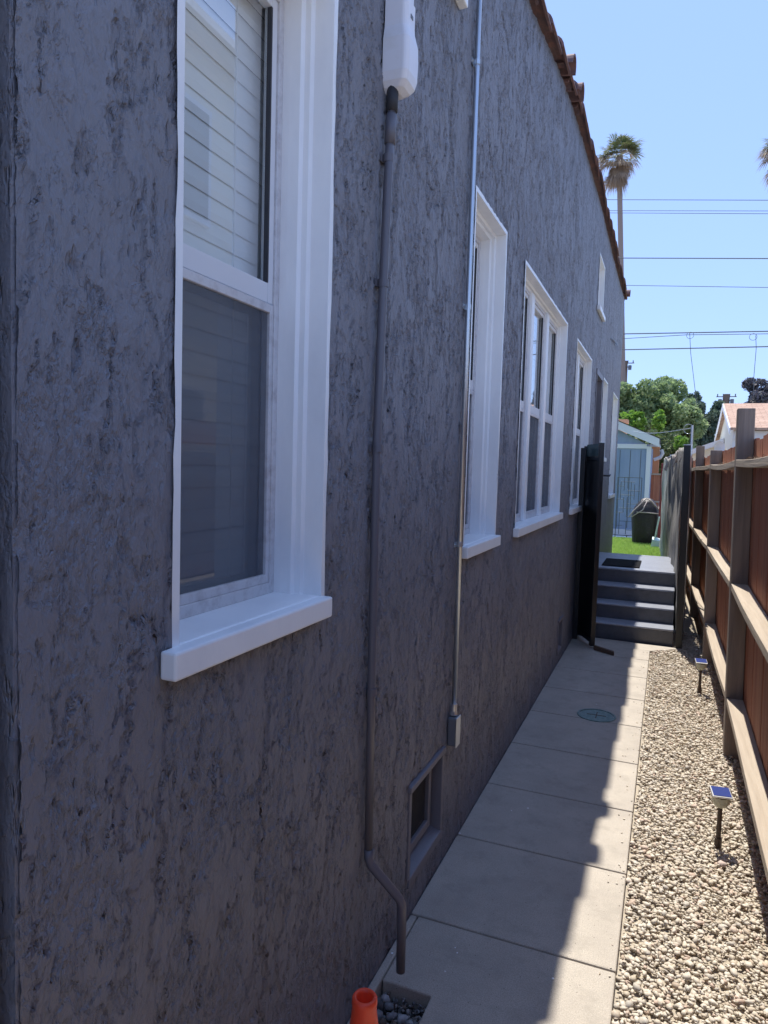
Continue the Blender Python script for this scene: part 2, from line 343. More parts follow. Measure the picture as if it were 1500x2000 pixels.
def wallgrid():
    YY, ZZ = np.meshgrid(ys, zs, indexing='ij'); tz = topz(YY)
    Z2 = np.where(ZZ <= 4.0, ZZ, 4.0+(ZZ-4.0)/.4*(tz-4.0))
    V = np.stack([np.zeros_like(YY), YY, Z2], -1).reshape(-1, 3); nz = len(zs)
    I, J = np.meshgrid(np.arange(len(ys)-1), np.arange(nz-1), indexing='ij'); a = I*nz+J
    Fq = np.stack([a, a+nz, a+nz+1, a+1], -1).reshape(-1, 4)
    yc = (ys[:-1]+ys[1:])/2; zc = (zs[:-1]+zs[1:])/2; Yc, Zc = np.meshgrid(yc, zc, indexing='ij'); keep = np.ones(Yc.shape, bool)
    for a0, a1, b0, b1 in OPEN: keep &= ~((Yc > a0) & (Yc < a1) & (Zc > b0) & (Zc < b1))
    Fq = Fq[keep.ravel()]
    used = np.unique(Fq); remap = -np.ones(len(V), int); remap[used] = np.arange(len(used)); return V[used], remap[Fq]
V, Fq = wallgrid(); wall = npmesh('wall', V, Fq, M['stucco'], house, True)
# returns at both ends, back walls
bk_ = MB(); bk_.box(-6, -.0045, Y0-.006, Y0+.02, -.05, 4.02); bk_.box(-6, -.006, Y1, Y1+.02, -.05, 4.4); bk_.box(-6.02, -6, Y0, Y1, -.05, 4.0)
bk_.build('end_wall', M['stucco_flat'], house)
MB().box(-6, -.03, Y0, Y1, 3.98, 4.02).build('roof', M['asphalt'], house)
# unseen wall block, added so its narrow groove darkens the near wall edge
MB().box(-6, -.011, -6, .618, -.13, 4.02).build('groove_shade_wall', M['stucco_flat'], house)

# rake tiles on the parapet
tiles = MB()
def barrel(mb, c0, c1, r0, r1, n=10, th=.014, arc=math.pi, up=Vector((0, 0, 1)), out=None):
    c0, c1 = Vector(c0), Vector(c1); t_ = (c1-c0).normalized(); a = t_.cross(up).normalized(); u = a.cross(t_)
    v = []; 
    for c, r in ((c0, r0), (c1, r1)):
        for rr in (r, r-th):
            for j in range(n+1):
                an = (math.pi-arc)/2+arc*j/n-0.0; v.append(c+(a*math.cos(an)+u*math.sin(an))*rr)
    m_ = n+1; f = []
    for j in range(n):
        f += [(j, j+1, 2*m_+j+1, 2*m_+j), (m_+j, 3*m_+j, 3*m_+j+1, m_+j+1), (j, m_+j, m_+j+1, j+1), (2*m_+j, 2*m_+j+1, 3*m_+j+1, 3*m_+j)]
    f += [(0, 2*m_, 3*m_, m_), (n, m_+n, 3*m_+n, 2*m_+n)]
    mb.add(v, f)
y = .62
while y < 12.0:
    L = .36+random.uniform(-.03, .03); z0 = float(topz(y))+.0; z1 = float(topz(y+L))
    dx = random.uniform(-.012, .012)
    barrel(tiles, (-.01+dx, y-.04, z0+.022), (-.01+dx+random.uniform(-.008, .008), y+L, z1-.004), .076+random.uniform(-.004, .004), .068)
    y += L
for yy, zz, rr in ((4.86, .02, .085), (5.32, .01, .085), (11.86, .02, .09)):
    zc = float(topz(yy)); barrel(tiles, (.085, yy, zc+zz), (-.45, yy, zc+zz+.05), rr, rr-.02)
    barrel(tiles, (.03, yy+.21, zc+zz), (-.45, yy+.21, zc+zz+.05), rr*.8, rr*.8-.02)
tiles.build('roof_tiles', M['terracotta'], house, smooth=False)

# ------------------------------------------------------------------ windows
def jamb_profile():   # (x, inset)
    return [(.004, -.018), (.004, .0), (-.046, .002), (-.052, .012), (-.066, .014), (-.072, .024), (-.100, .026), (-.150, .026)]
def window(y0, y1, z0, z1, kind='sash', nunits=1, zmeet=2.055, sill=.035, label=None):
    pr = jamb_profile(); mb = MB(); n = len(pr)
    rows = []
    jit = lambda: random.uniform(-.003, .003)
    # casing frame: sweep the stepped profile round the opening (left jamb, head, right jamb), wavy outer paint line
    path = []
    seg = 26
    for i in range(seg+1): path.append(('L', z0+.012+(z1-z0-.012)*i/seg))
    for i in range(1, seg): path.append(('T', y0+(y1-y0)*i/seg))
    for i in range(seg+1): path.append(('R', z1-(z1-z0-.012)*i/seg))
    vs = []
    for k, (s_, q) in enumerate(path):
        for (x, ins) in pr:
            w_ = jit() if ins < 0 else 0
            if s_ == 'L': p = (x, y0+ins+w_, min(q, z1-ins) if q > z1-.03 else q)
            elif s_ == 'R': p = (x, y1-ins-w_, min(q, z1-ins) if q > z1-.03 else q)
            else: p = (x, min(max(q, y0+ins), y1-ins), z1-ins-w_)
            if s_ in 'LR' and abs(q-z1) < 1e-6: p = (p[0], p[1], z1-ins)
            vs.append(p)
    fs = []
    for k in range(len(path)-1):
        for j in range(n-1): fs.append((k*n+j, k*n+j+1, (k+1)*n+j+1, (k+1)*n+j))
    mb.add(vs, fs)
    w = mb.build('window', M['white'], house)
    tag(w, label)
    # sill
    sl = MB(); sl.hexa([(-.15, y0-.004, z0-.02), (.003, y0-.047, z0-.045), (.003, y1+.003, z0-.045), (-.15, y1+.004, z0-.02), (-.15, y0-.004, z0+.030), (.003, y0-.047, z0+.022), (.003, y1+.003, z0+.022), (-.15, y1+.004, z0+.030)])
    sl.v = []; sl.f = []
    sl.box(-.15, 0.002, y0+.001, y1-.001, z0-.02, z0+.020); sl.box(.0, sill, y0-.047, y1+.006, z0-.033, z0+.0185)
    sl.build('sill', M['white'], w, bevel=.005)
    sx = .048 if nunits > 1 else 0.0
    a0, a1 = y0+.026, y1-.026; b0, b1 = z0+.020, z1-.026; mull = .085; uw = ((a1-a0)-mull*(nunits-1))/nunits
    for i in range(nunits):
        u0 = a0+i*(uw+mull); u1 = u0+uw
        if i > 0:
            mm = MB(); mm.box(-.15, -.100, u0-mull, u0, b0, b1); mm.build('mullion', M['white'], w, bevel=.006)
        fr = MB()   # aluminium frame
        for (p, q, r_, s_) in ((u0, u0+.020, b0, b1), (u1-.020, u1, b0, b1), (u0+.0201, u1-.0201, b1-.024, b1), (u0+.0201, u1-.0201, b0, b0+.028)): fr.box(-.155, -.118, p, q, r_, s_)
        fr.build('frame', M['alu'], w, bevel=.002)
        zm = zmeet if kind == 'sash' else (b0+b1)/2
        # upper sash (outer)
        us = MB(); e = .024
        for (p, q, r_, s_) in ((u0+.020, u0+.020+e, zm-.018, b1-.024), (u1-.020-e, u1-.020, zm-.018, b1-.024), (u0+.020+e, u1-.020-e, b1-.048, b1-.0245), (u0+.020+e, u1-.020-e, zm-.018, zm+.030)): us.box(-.146, -.124, p+.0004, q-.0004, r_, s_)
        sa = us.build('sash', M['alu_white'], w, bevel=.002)
        MB().add([(-.137, u0+.0435, zm+.0295), (-.137, u1-.0435, zm+.0295), (-.137, u1-.0435, b1-.0475), (-.137, u0+.0435, b1-.0475)], [(0, 1, 2, 3)]).build('pane', M['glass'], w)
        gk = MB(); gk.box(-.1345, -.123, u1-.050, u1-.0441, zm+.031, b1-.050); gk.build('gasket', M['rubber'], w)
        # lower screen frame (outer) and pane behind
        ls = MB()
        for (p, q, r_, s_) in ((u0+.020, u0+.036, b0+.028, zm-.019), (u1-.036, u1-.020, b0+.028, zm-.019), (u0+.036, u1-.036, b0+.028, b0+.050), (u0+.036, u1-.036, zm-.040, zm-.019)): ls.box(-.134, -.121, p+.0004, q-.0004, r_, s_)
        ls.build('screen_frame', M['alu'], w, bevel=.002)
        MB().add([(-.129, u0+.036, b0+.05), (-.129, u1-.036, b0+.05), (-.129, u1-.036, zm-.04), (-.129, u0+.036, zm-.04)], [(0, 1, 2, 3)]).build('insect_screen', M['screen'], w)
        MB().add([(-.158, u0+.022, b0+.03), (-.158, u1-.022, b0+.03), (-.158, u1-.022, zm+.01), (-.158, u0+.022, zm+.01)], [(0, 1, 2, 3)]).build('pane', M['glass'], w)
        # slatted blind
        bl = MB(); z = b0+.02; ul = u0-.02 if i == 0 else u0-.004; ur = u1+.13 if i == nunits-1 else u1+mull-.006
        while z < b1-.03:
            dz = random.uniform(-.0006, .0006); dx = random.uniform(-.001, .001)
            xs_ = [(-.180+dx, z+dz), (-.179+dx, z+.018+dz), (-.181+dx, z+.036+dz), (-.1838, z+.0525+dz)]
            for (xa, za), (xb_, zb_) in zip(xs_[:-1], xs_[1:]): bl.add([(xa, ul, za), (xa, ur, za), (xb_, ur, zb_), (xb_, ul, zb_)], [(0, 1, 2, 3)])
            z += .050
        for q in (.22, .78): bl.box(-.178, -.176, u0+(u1-u0)*q-.0015, u0+(u1-u0)*q+.0015, b0+.02, b1-.03)
        bl.build('blind', M['blind'], w)
        MB().box(-.26, -.24, u0-.1, u1+.1, b0-.1, b1+.1).build('dark_room_sheet', M['rubber'], w)  # dark sheet standing in for the unlit room behind the blind
    for ch in w.children:
        if not ch.name.startswith('sill'): ch.location.x += sx      # several-unit windows are set shallower in the wall
    return w
window(*WIN[0], label='nearest tall window with lower insect screen')
window(*WIN[1], label='tall single window beside the galvanised conduit')
window(*WIN[2], nunits=3, label='wide window of three tall units')
window(*WIN[3], nunits=2, label='two unit window above the black gate')
window(*WIN[4], zmeet=2.3, label='short window past the dark side door')
window(*WIN[5], label='last tall window before the back corner')
window(*WIN[6], zmeet=3.65, label='small high window beside the cable cover')
window(*WIN[7], zmeet=3.70, label='small high window near the roofline')
# side door
d0, d1, e0, e1 = DOOR
dm = MB(); dm.box(-.16, -.12, d0, d1, e0, e1); door = dm.build('door', M['black'], house, bevel=.003)
df = MB(); df.box(-.16, .008, d0-.0, d0+.03, e0, e1); df.box(-.16, .008, d1-.03, d1, e0, e1); df.box(-.16, .012, d0-.03, d1+.03, e1-.04, e1+.02); df.build('door_frame', M['trim'], door)
MB().box(-.119, -.10, d0+.05, d1-.05, e1-.20, e1-.06).build('transom', M['shed_trim'], door)
# crawl-space vents
def vent(y0, y1, z0, z1):
    f = MB()
    f.box(-.10, .006, y0-.012, y0+.012, z0, z1); f.box(-.10, .006, y1-.012, y1+.012, z0, z1); f.box(-.10, .012, y0-.015, y1+.015, z1-.008, z1+.016)
    v = f.build('crawl_space_vent', M['trim'], house, bevel=.003)
    s = MB(); s.hexa([(-.10, y0, z0-.02), (.008, y0, z0-.035), (.008, y1, z0-.035), (-.10, y1, z0-.02), (-.10, y0, z0+.035), (.008, y0, z0+.0), (.008, y1, z0+.0), (-.10, y1, z0+.035)]); s.build('vent_sill', M['trim'], v, bevel=.004)
    i = MB(); a, b_, c, d_ = y0+.013, y1-.055, z0+.038, z1-.012
    for q in ((a, a+.03, c, d_), (b_-.03, b_, c, d_), (a+.03, b_-.03, c, c+.035), (a+.03, b_-.03, d_-.03, d_)): i.box(-.052, -.026, *q)
    i.build('vent_frame', M['trim'], v, bevel=.003)
    g_ = MB(); yy = a+.03
    while yy < b_-.03: g_.box(-.0415, -.0405, yy, yy+.0016, c+.035, d_-.03); yy += .0075
    zz = c+.035
    while zz < d_-.03: g_.box(-.0417, -.0403, a+.03, b_-.03, zz, zz+.0016); zz += .0075
    g_.build('mesh_screen', M['rubber'], v)
    MB().box(-.075, -.060, y0, y1, z0-.02, z1).build('vent_backing', M['rubber'], v)
vent(*VENTS[0]); vent(*VENTS[1])

# ================================================================== fixtures on the wall
# ivory line-set cover
lc = empty('line_set_cover'); tag(lc, 'ivory plastic cable cover running up the stucco wall and ending over the grey pipe', 'cable cover')
def rounded_section(y0, y1, x1, r=.016, n=5):
    pts = [(0.001, y0)]
    for i in range(n+1): a = math.pi/2*i/n; pts.append((x1-r+r*math.sin(a), y0+r-r*math.cos(a)))
    for i in range(n+1): a = math.pi/2*i/n; pts.append((x1-r+r*math.cos(a), y1-r+r*math.sin(a)))
    pts.append((0.001, y1)); return pts
def loft(secs):
    mb = MB(); n = len(secs[0][1]); v = [(x, y, z) for z, sc in secs for x, y in sc]
    f = [(k*n+j, k*n+(j+1) % n, (k+1)*n+(j+1) % n, (k+1)*n+j) for k in range(len(secs)-1) for j in range(n)]
    f += [tuple(range(n))[::-1], tuple((len(secs)-1)*n+j for j in range(n))]; return mb.add(v, f)
DA, DB = 1.868, 1.940
loft([(z, rounded_section(DA, DB, .062)) for z in (2.86, 3.4, 4.0)]).build('channel', M['duct'], lc, smooth=False)
loft([(z, rounded_section(DA-e, DB+e, .062+x)) for z, e, x in ((2.698, -.026, -.034), (2.702, -.014, -.020), (2.712, -.002, -.004), (2.727, .007, .008), (2.75, .012, .013), (2.80, .013, .014), (2.84, .012, .013), (2.875, .004, .005), (2.89, .003, .004), (2.95, .003, .004))]).build('end_cap', M['duct'], lc)
MB().box(.058, .0675, 1.895, 1.912, 2.905, 2.915).build('clip_slot', M['grey_box'], lc)
base_at(lc, (0, 1.88, 2.645))
# drain pipe
dp = empty('drain_pipe'); tag(dp, 'charcoal painted thin drain pipe with an elbow, hanging down from the ivory cover', 'pipe')
pr_ = .0125
MB().tube([(.022, 1.885, 2.72), (.020, 1.873, 2.45), (.018, 1.862, 2.1), (.016, 1.855, 1.7), (.017, 1.864, 1.0), (.018, 1.876, .475)], pr_, 14).build('pipe', M['pipe'], dp, smooth=True)
P_ = [Vector((.018, 1.876, .49)), Vector((.019, 1.876, .462)), Vector((.027, 1.877, .442)), Vector((.113, 1.897, .348)), Vector((.122, 1.899, .328)), Vector((.123, 1.899, .300)), Vector((.125, 1.900, .118))]
MB().tube(P_, [.0145, .0145, .0145, .0138, .0145, .0145, .0138], 14).build('elbow_spout', M['pipe'], dp, smooth=True)
for z in (2.52, 2.17, 1.70, .98):
    yy = float(np.interp(z, [.475, 1, 1.7, 2.1, 2.45, 2.72], [1.876, 1.864, 1.855, 1.862, 1.873, 1.885])); s = MB(); s.tube([(.0185, yy, z-.011), (.0185, yy, z+.011)], .0148, 14); s.box(.002, .005, yy-.02, yy+.024, z-.011, z+.011); s.build('bracket', M['pipe'], dp)
MB().tube([(.021, 1.877, 2.56), (.022, 1.881, 2.64)], .0158, 14).build('coupling', M['pipe'], dp, smooth=True)
MB().tube([(.022, 1.881, 2.65), (.023, 1.885, 2.72)], .017, 12).build('putty_seal', M['rubber'], dp, smooth=True)
base_at(dp, (.018, 1.85, .107))
# galvanised conduit
cd = empty('conduit'); tag(cd, 'shiny galvanised conduit with a small grey box at its bottom end, beside the second window', 'conduit')
MB().tube([(.017, 2.765, 4.1), (.017, 2.76, 2.3), (.017, 2.765, .64)], .0105, 14).build('pipe', M['galv'], cd, smooth=True)
for z in (3.25, 2.30, 1.335):
    s = MB(); s.tube([(.017, 2.763, z-.010), (.017, 2.763, z+.010)], .0122, 14); s.box(.001, .004, 2.735, 2.795, z-.010, z+.010); s.tube([(.004, 2.742, z), (.009, 2.742, z)], .005, 8); s.build('strap', M['galv'], cd)
s = MB(); s.tube([(.017, 2.765, .615), (.017, 2.765, .632)], .0165, 6); s.tube([(.017, 2.765, .632), (.017, 2.765, .662)], .0140, 14); s.build('connector', M['galv'], cd)
bx = MB(); bx.box(.002, .038, 2.733, 2.785, .49, .61); box_ = bx.build('junction_box', M['grey_box'], cd, bevel=.005)
MB().box(.0385, .0425, 2.730, 2.788, .487, .613).build('box_lid', M['galv'], box_, bevel=.002)
base_at(cd, (.017, 2.765, .44))
# little white alarm box and loose cable on the wall
cb = MB(); cb.tube([tuple(Vector(at(px, py, 9.7+(px-1192)*.055))*1.0) for px, py in ((1192, 661), (1197, 664), (1203, 669), (1208, 675), (1210, 681))], .012, 6)
cb.v = [(max(.012, min(.03, v[0])), v[1], v[2]) for v in cb.v]
tag(cb.build('cable', M['black'], None), 'short black cable bowed across the upper stucco near the back corner', 'cable')

# ================================================================== GROUND
M['bounce_paving'] = concrete('bounce_paving', (.50, .48, .44), (.44, .42, .39))
tag(MB().box(1.5, 3.7, -12, 7.2, -.129, -.05).build('bounce_paving', M['bounce_paving'], None), kind='structure')  # unseen pale paving added to bounce sunlight onto the shaded wall
tag(MB().box(3.7, 14, -12, 4.2, -.129, -.06).build('bounce_paving_side', M['bounce_paving'], None), kind='structure')  # second added slab out of view, same bounce surface
def slab_mesh():
    mb = MB(); J = [.5, 1.12, 1.73, 2.34, 2.95, 3.52, 4.12, 4.74, 5.32, 5.92, 6.50, 7.17]; g = .0035
    for a, b_ in zip(J[:-1], J[1:]):
        a += g; b_ -= g
        x1 = .725
        if a < 1.8 < b_:     # slab with the square opening
            gx_, gy_ = [.032, .197, x1], [a, 1.70, 1.988, b_]
            vs = [(x, y, z) for z in (-.10, 0) for y in gy_ for x in gx_]; I_ = lambda i, j, k: k*12+j*3+i; fs = []
            for jj in range(3):
                for ii in range(2):
                    if (ii, jj) == (0, 1): continue
                    fs += [(I_(ii, jj, 1), I_(ii+1, jj, 1), I_(ii+1, jj+1, 1), I_(ii, jj+1, 1)), (I_(ii, jj, 0), I_(ii, jj+1, 0), I_(ii+1, jj+1, 0), I_(ii+1, jj, 0))]
            for (i0, j0), (i1, j1) in (((0, 0), (1, 0)), ((1, 0), (2, 0)), ((2, 0), (2, 1)), ((2, 1), (2, 2)), ((2, 2), (2, 3)), ((2, 3), (1, 3)), ((1, 3), (0, 3)), ((0, 3), (0, 2)), ((0, 2), (1, 2)), ((1, 2), (1, 1)), ((1, 1), (0, 1)), ((0, 1), (0, 0))):
                fs.append((I_(i0, j0, 0), I_(i1, j1, 0), I_(i1, j1, 1), I_(i0, j0, 1)))
            mb.add(vs, fs); mb.box(.001, .0285, a, b_, -.10, -.001)
        elif a > 6.4:
            mb.hexa([(.001, a, -.10), (x1, a, -.10), (x1, 6.86, -.10), (.001, 6.86, -.10), (.001, a, 0), (x1, a, 0), (x1, 6.86, 0), (.001, 6.86, 0)])
            mb.hexa([(.001, 6.86, -.10), (x1, 6.86, -.10), (1.0, 7.10, -.10), (.001, 7.17, -.10), (.001, 6.86, 0), (x1, 6.86, 0), (1.0, 7.10, 0), (.001, 7.17, 0)])
        else: mb.box(.001, x1, a, b_, -.10, 0)
    return mb
path = slab_mesh().build('path', M['concrete'], None, bevel=.006); tag(path, kind='structure')
pb = MB(); pb.box(0.0, .70, .5, 1.69, -.12, -.012); pb.box(.2, .70, 1.69, 1.99, -.12, -.012); pb.box(0, .70, 1.995, 7.1, -.12, -.012); tag(pb.build('path_bed', M['joint'], None), kind='structure')
gb = MB(); gb.box(-80, 120, -60, 7.2, -.5, -.13); tag(gb.build('ground', M['dirt'], None), kind='structure')
MBs = MB(); MBs.box(.7, 1.6, -1, 7.9, -.129, -.028); MBs.box(.935, 1.6, 7.9, 12.0, -.129, -.028); M['gravel_dust'] = concrete('gravel_dust', (.52, .45, .35), (.44, .38, .29), .6, .01); tag(MBs.build('gravel_bed', M['gravel_dust'], None), kind='structure')
fy = MB(); fy.box(-300, 300, 12.2, 900, -.4, .20); fy.box(-300, -6.1, 7.25, 12.2, -.4, .20); fy.box(1.6, 300, 7.25, 12.2, -.4, .05)
tag(fy.build('far_ground', M['dirt'], None), kind='structure')
# stones
import bmesh
def ico_base(sub=1):
    bm = bmesh.new(); bmesh.ops.create_icosphere(bm, subdivisions=sub, radius=1.0)
    v = np.array([x.co[:] for x in bm.verts]); f = np.array([[q.index for q in p.verts] for p in bm.faces]); bm.free(); return v, f
def rotmats(n):
    q = rng.normal(size=(n, 4)); q /= np.linalg.norm(q, axis=1)[:, None]; w, x, y, z = q.T
    return np.stack([1-2*(y*y+z*z), 2*(x*y-z*w), 2*(x*z+y*w), 2*(x*y+z*w), 1-2*(x*x+z*z), 2*(y*z-x*w), 2*(x*z-y*w), 2*(y*z+x*w), 1-2*(x*x+y*y)], -1).reshape(n, 3, 3)
def stonefield(name, pos, size, m, flat=.55, tilt=.5, variants=14):
    v0, f0 = ico_base(2 if False else 1); N = len(pos); nv, nf = len(v0), len(f0)
    var = []
    for k in range(variants):
        nrm = rng.normal(size=(9, 3)); nrm /= np.linalg.norm(nrm, axis=1)[:, None]; d = rng.uniform(.55, .85, 9)
        w = v0.copy()
        for a, b_ in zip(nrm, d):
            s_ = w@a; ex = np.maximum(s_-b_, 0); w = w-ex[:, None]*a
        w *= rng.uniform(.93, 1.07, (nv, 1)); var.append(w)
    var = np.array(var); pick = rng.integers(0, variants, N); W_ = var[pick]
    sc = np.stack([size*rng.uniform(.9, 1.5, N), size*rng.uniform(.7, 1.1, N), size*rng.uniform(.4, .8, N)*flat/.55], -1)
    W_ = W_*sc[:, None, :]
    # random yaw, moderate tilt
    yaw = rng.uniform(0, 2*np.pi, N); tx = rng.normal(0, tilt, N); ty = rng.normal(0, tilt, N)
    cy, sy = np.cos(yaw), np.sin(yaw); cx, sx = np.cos(tx), np.sin(tx); ca, sa = np.cos(ty), np.sin(ty)
    Rz = np.zeros((N, 3, 3)); Rz[:, 0, 0] = cy; Rz[:, 0, 1] = -sy; Rz[:, 1, 0] = sy; Rz[:, 1, 1] = cy; Rz[:, 2, 2] = 1
    Rx = np.zeros((N, 3, 3)); Rx[:, 0, 0] = 1; Rx[:, 1, 1] = cx; Rx[:, 1, 2] = -sx; Rx[:, 2, 1] = sx; Rx[:, 2, 2] = cx
    Ry = np.zeros((N, 3, 3)); Ry[:, 1, 1] = 1; Ry[:, 0, 0] = ca; Ry[:, 0, 2] = sa; Ry[:, 2, 0] = -sa; Ry[:, 2, 2] = ca
    RR = Rz@Rx@Ry; W_ = np.einsum('nij,nvj->nvi', RR, W_)+pos[:, None, :]
    Fq = (f0[None]+(np.arange(N)*nv)[:, None, None]).reshape(-1, 3)
    return npmesh(name, W_.reshape(-1, 3), Fq, m)
def xb(y): return float(np.interp(y, [-3, 0, 2.26, 4.49, 6.72, 8.95, 11.2, 14], [1.17, 1.17, 1.18, 1.19, 1.17, 1.125, 1.07, 1.0]))
N = 29000; u = rng.random(N)
gy = 1.0+6.9*u**1.25; gx = rng.uniform(.735, 1.33, N)
gx = np.where(gy > 6.85, np.maximum(gx, .74+.27*np.clip((gy-6.85)/.25, 0, 1)), gx)
ok = ~((gy > 7.1) & (gx < 1.02)); gy, gx = gy[ok], gx[ok]; N = len(gx)
lump = np.array([mnoise.noise(Vector((a*4, b_*4, 0))) for a, b_ in zip(gx, gy)])
edge = np.clip((gx-.735)/.05, 0, 1)
gz = -.030+rng.uniform(0, .020, N)+lump*.008+edge*.006
size = np.clip(rng.lognormal(math.log(.0084), .36, N), .0042, .018)
ne = 70; ey = rng.uniform(1.9, 6.8, ne); ex = .72-np.abs(rng.normal(0, .035, ne)); es = rng.uniform(.0025, .0065, ne)   # stones kicked onto the path
gx = np.append(gx, ex); gy = np.append(gy, ey); gz = np.append(gz, es*.4); size = np.append(size, es)
tag(stonefield('gravel', np.stack([gx, gy, gz], -1), size, M['gravel'], .44, .30), 'pale cream gravel strip between the concrete path and the fence', 'gravel', None, 'stuff')
# small stones in the square opening and the larger rocks
N = 420; pos = np.stack([rng.uniform(.036, .193, N), rng.uniform(1.71, 1.984, N), -.055+rng.uniform(0, .022, N)], -1)
tag(stonefield('pebbles', pos, rng.uniform(.005, .009, N), M['rock']), 'small brown and grey pebbles filling the square opening in the path', 'pebbles', None, 'stuff')
tag(MB().box(.03, .2, 1.69, 1.99, -.125, -.06).build('opening_soil', M['joint'], None), kind='structure')
def rock_mat(name, c):
    m = mat(name, c, .8); t = NT(m); n_ = t.noise(t.mapping(), 60, 5, .65); t.base(t.mix(t.ramp(n_, [(.4, 0), (.65, 1)]), c, tuple(x*.6 for x in c))); t.bump(n_, .5, .003); return m
RC = [('pale grey', rock_mat('rock_pale', (.42, .42, .43))), ('dark grey', rock_mat('rock_dark', (.10, .095, .10))), ('mid grey', rock_mat('rock_mid', (.22, .22, .23))), ('brown', rock_mat('rock_brown', (.15, .11, .09)))]
rocks = [(.058, 1.958, .021, 0, 'flat pale grey rock nearest the far left corner of the path opening'), (.045, 1.925, .020, 1, 'rounded dark rock against the left edge of the path opening'), (.078, 1.935, .022, 2, 'mid grey wedge rock just right of the flat pale rock in the opening'),
         (.100, 1.900, .019, 2, 'angular mid grey rock at the middle of the path opening'), (.135, 1.905, .020, 0, 'biggest pale rock right of the middle of the path opening'), (.160, 1.900, .014, 0, 'small bright rock beside the right edge of the path opening'),
         (.062, 1.890, .022, 2, 'long pale mid grey rock left of centre, close behind the cone'), (.085, 1.865, .017, 3, 'brown rock between the cone and the middle rocks of the opening'), (.118, 1.872, .016, 3, 'rounded brown rock in front of the biggest pale rock'),
         (.075, 1.838, .016, 0, 'pale egg shaped rock beside the orange cone'), (.112, 1.835, .025, 1, 'large dark rock at the near side of the path opening'), (.148, 1.845, .017, 2, 'mid grey rock at the near right of the path opening'),
         (.092, 1.962, .012, 1, 'small dark rock at the far edge of the path opening'), (.122, 1.950, .011, 3, 'small brown rock near the far edge of the path opening')]
for (x, y, r, ci, lb) in rocks:
    o = stonefield('rock', np.array([[0, 0, 0]]), np.array([r]), RC[ci][1], .75, .3, 1); o.location = (x, y, -.036)
    tag(o, lb, 'rock', 'rocks lying in the path opening')
# paint chips
ch = MB()
for px, py in ((889, 1852), (766, 1863), (999, 1584), (1031, 1579), (898, 1628), (1146, 1362), (1165, 1376), (1080, 1912), (869, 1898), (893, 1862)):
    d = CR*((px-750)/F)-CU*((py-1000)/F)+CW; q = CP+d*(-CP.z/d.z); s_ = random.uniform(.003, .006)
    ch.add([(q.x+s_*math.cos(a)*random.uniform(.6, 1.2), q.y+s_*math.sin(a)*random.uniform(.6, 1.2), .0022) for a in (0, 1.3, 2.6, 3.9, 5.2)], [(0, 1, 2, 3, 4)])
tag(ch.build('paint_chips', M['white'], None), 'tiny white paint chips scattered on the concrete path', 'paint chips', None, 'stuff')
# cast cover
mc = empty('drain_cover'); tag(mc, 'round weathered green metal drain cover set in the path', 'drain cover')
MB().lathe([(0, .0035), (.108, .0035), (.110, .002)], (.433, 4.835), 40).build('lid', M['cover'], mc)
mr = MB(); mr.lathe([(.113, .002), (.113, .006), (.126, .006), (.128, .001)], (.433, 4.835), 40); mr.build('rim', M['cover'], mc)
mk = MB(); mk.box(.37, .495, 4.832, 4.838, .0036, .0052); mk.box(.430, .436, 4.775, 4.895, .0037, .0054); mk.build('raised_cross', M['rust'], mc)
base_at(mc, (.433, 4.835, 0))

# ================================================================== STEPS, GATE
ty = [7.17, 7.43, 7.69, 7.95]; tz = [.157, .307, .457, .607]
stp = empty('steps'); tag(stp, 'four dark grey painted concrete steps rising to a landing beside the gate post', 'steps')
M['tread'] = concrete('worn_sunlit_tread_paint', (.38, .40, .46), (.30, .32, .38), .7); NT(M['tread']).b.inputs['Roughness'].default_value = .35  # treads paler than the risers: wear plus sunlit glare put into the colour
st = MB()
for i, (a, z) in enumerate(zip(ty, tz)):
    b_ = ty[i+1]-.001 if i < 3 else 9.45
    st.box(0.001+i*.0004, .922-i*.0015, a+.004, b_+.003 if i < 3 else b_, -.1, z-.022)
st.build('riser_body', M['step'], stp)
for i, (a, z) in enumerate(zip(ty, tz)):
    b_ = ty[i+1]+.003 if i < 3 else 9.451
    MB().box(0.0015+i*.0004, .925-i*.0015, a, b_, z-.021, z).build('tread', M['tread'], stp, bevel=.008, seg=3)
base_at(stp, (.46, 7.17, 0))
dm_ = MB(); dm_.box(.16, .56, 8.08, 8.75, .6085, .618); mt = dm_.build('doormat', M['black_mat'], None, bevel=.003); tag(mt, 'thin black doormat lying on the landing above the steps', 'doormat')
# right gate post
gp = empty('gate_post'); tag(gp, 'slim square black metal gate post at the right foot of the steps', 'gate post')
sl = Matrix.Rotation(R(-.7), 3, 'Y')
MB().box(.945, 1.005, 7.10, 7.16, -.05, 1.925, sl, (.975, 7.13, 0)).build('post', M['black'], gp, bevel=.003)
MB().box(.948-.03, 1.012-.03, 7.097, 7.163, 1.925, 1.932, None).build('post_cap', M['shed_trim'], gp)
base_at(gp, (.975, 7.13, 0))
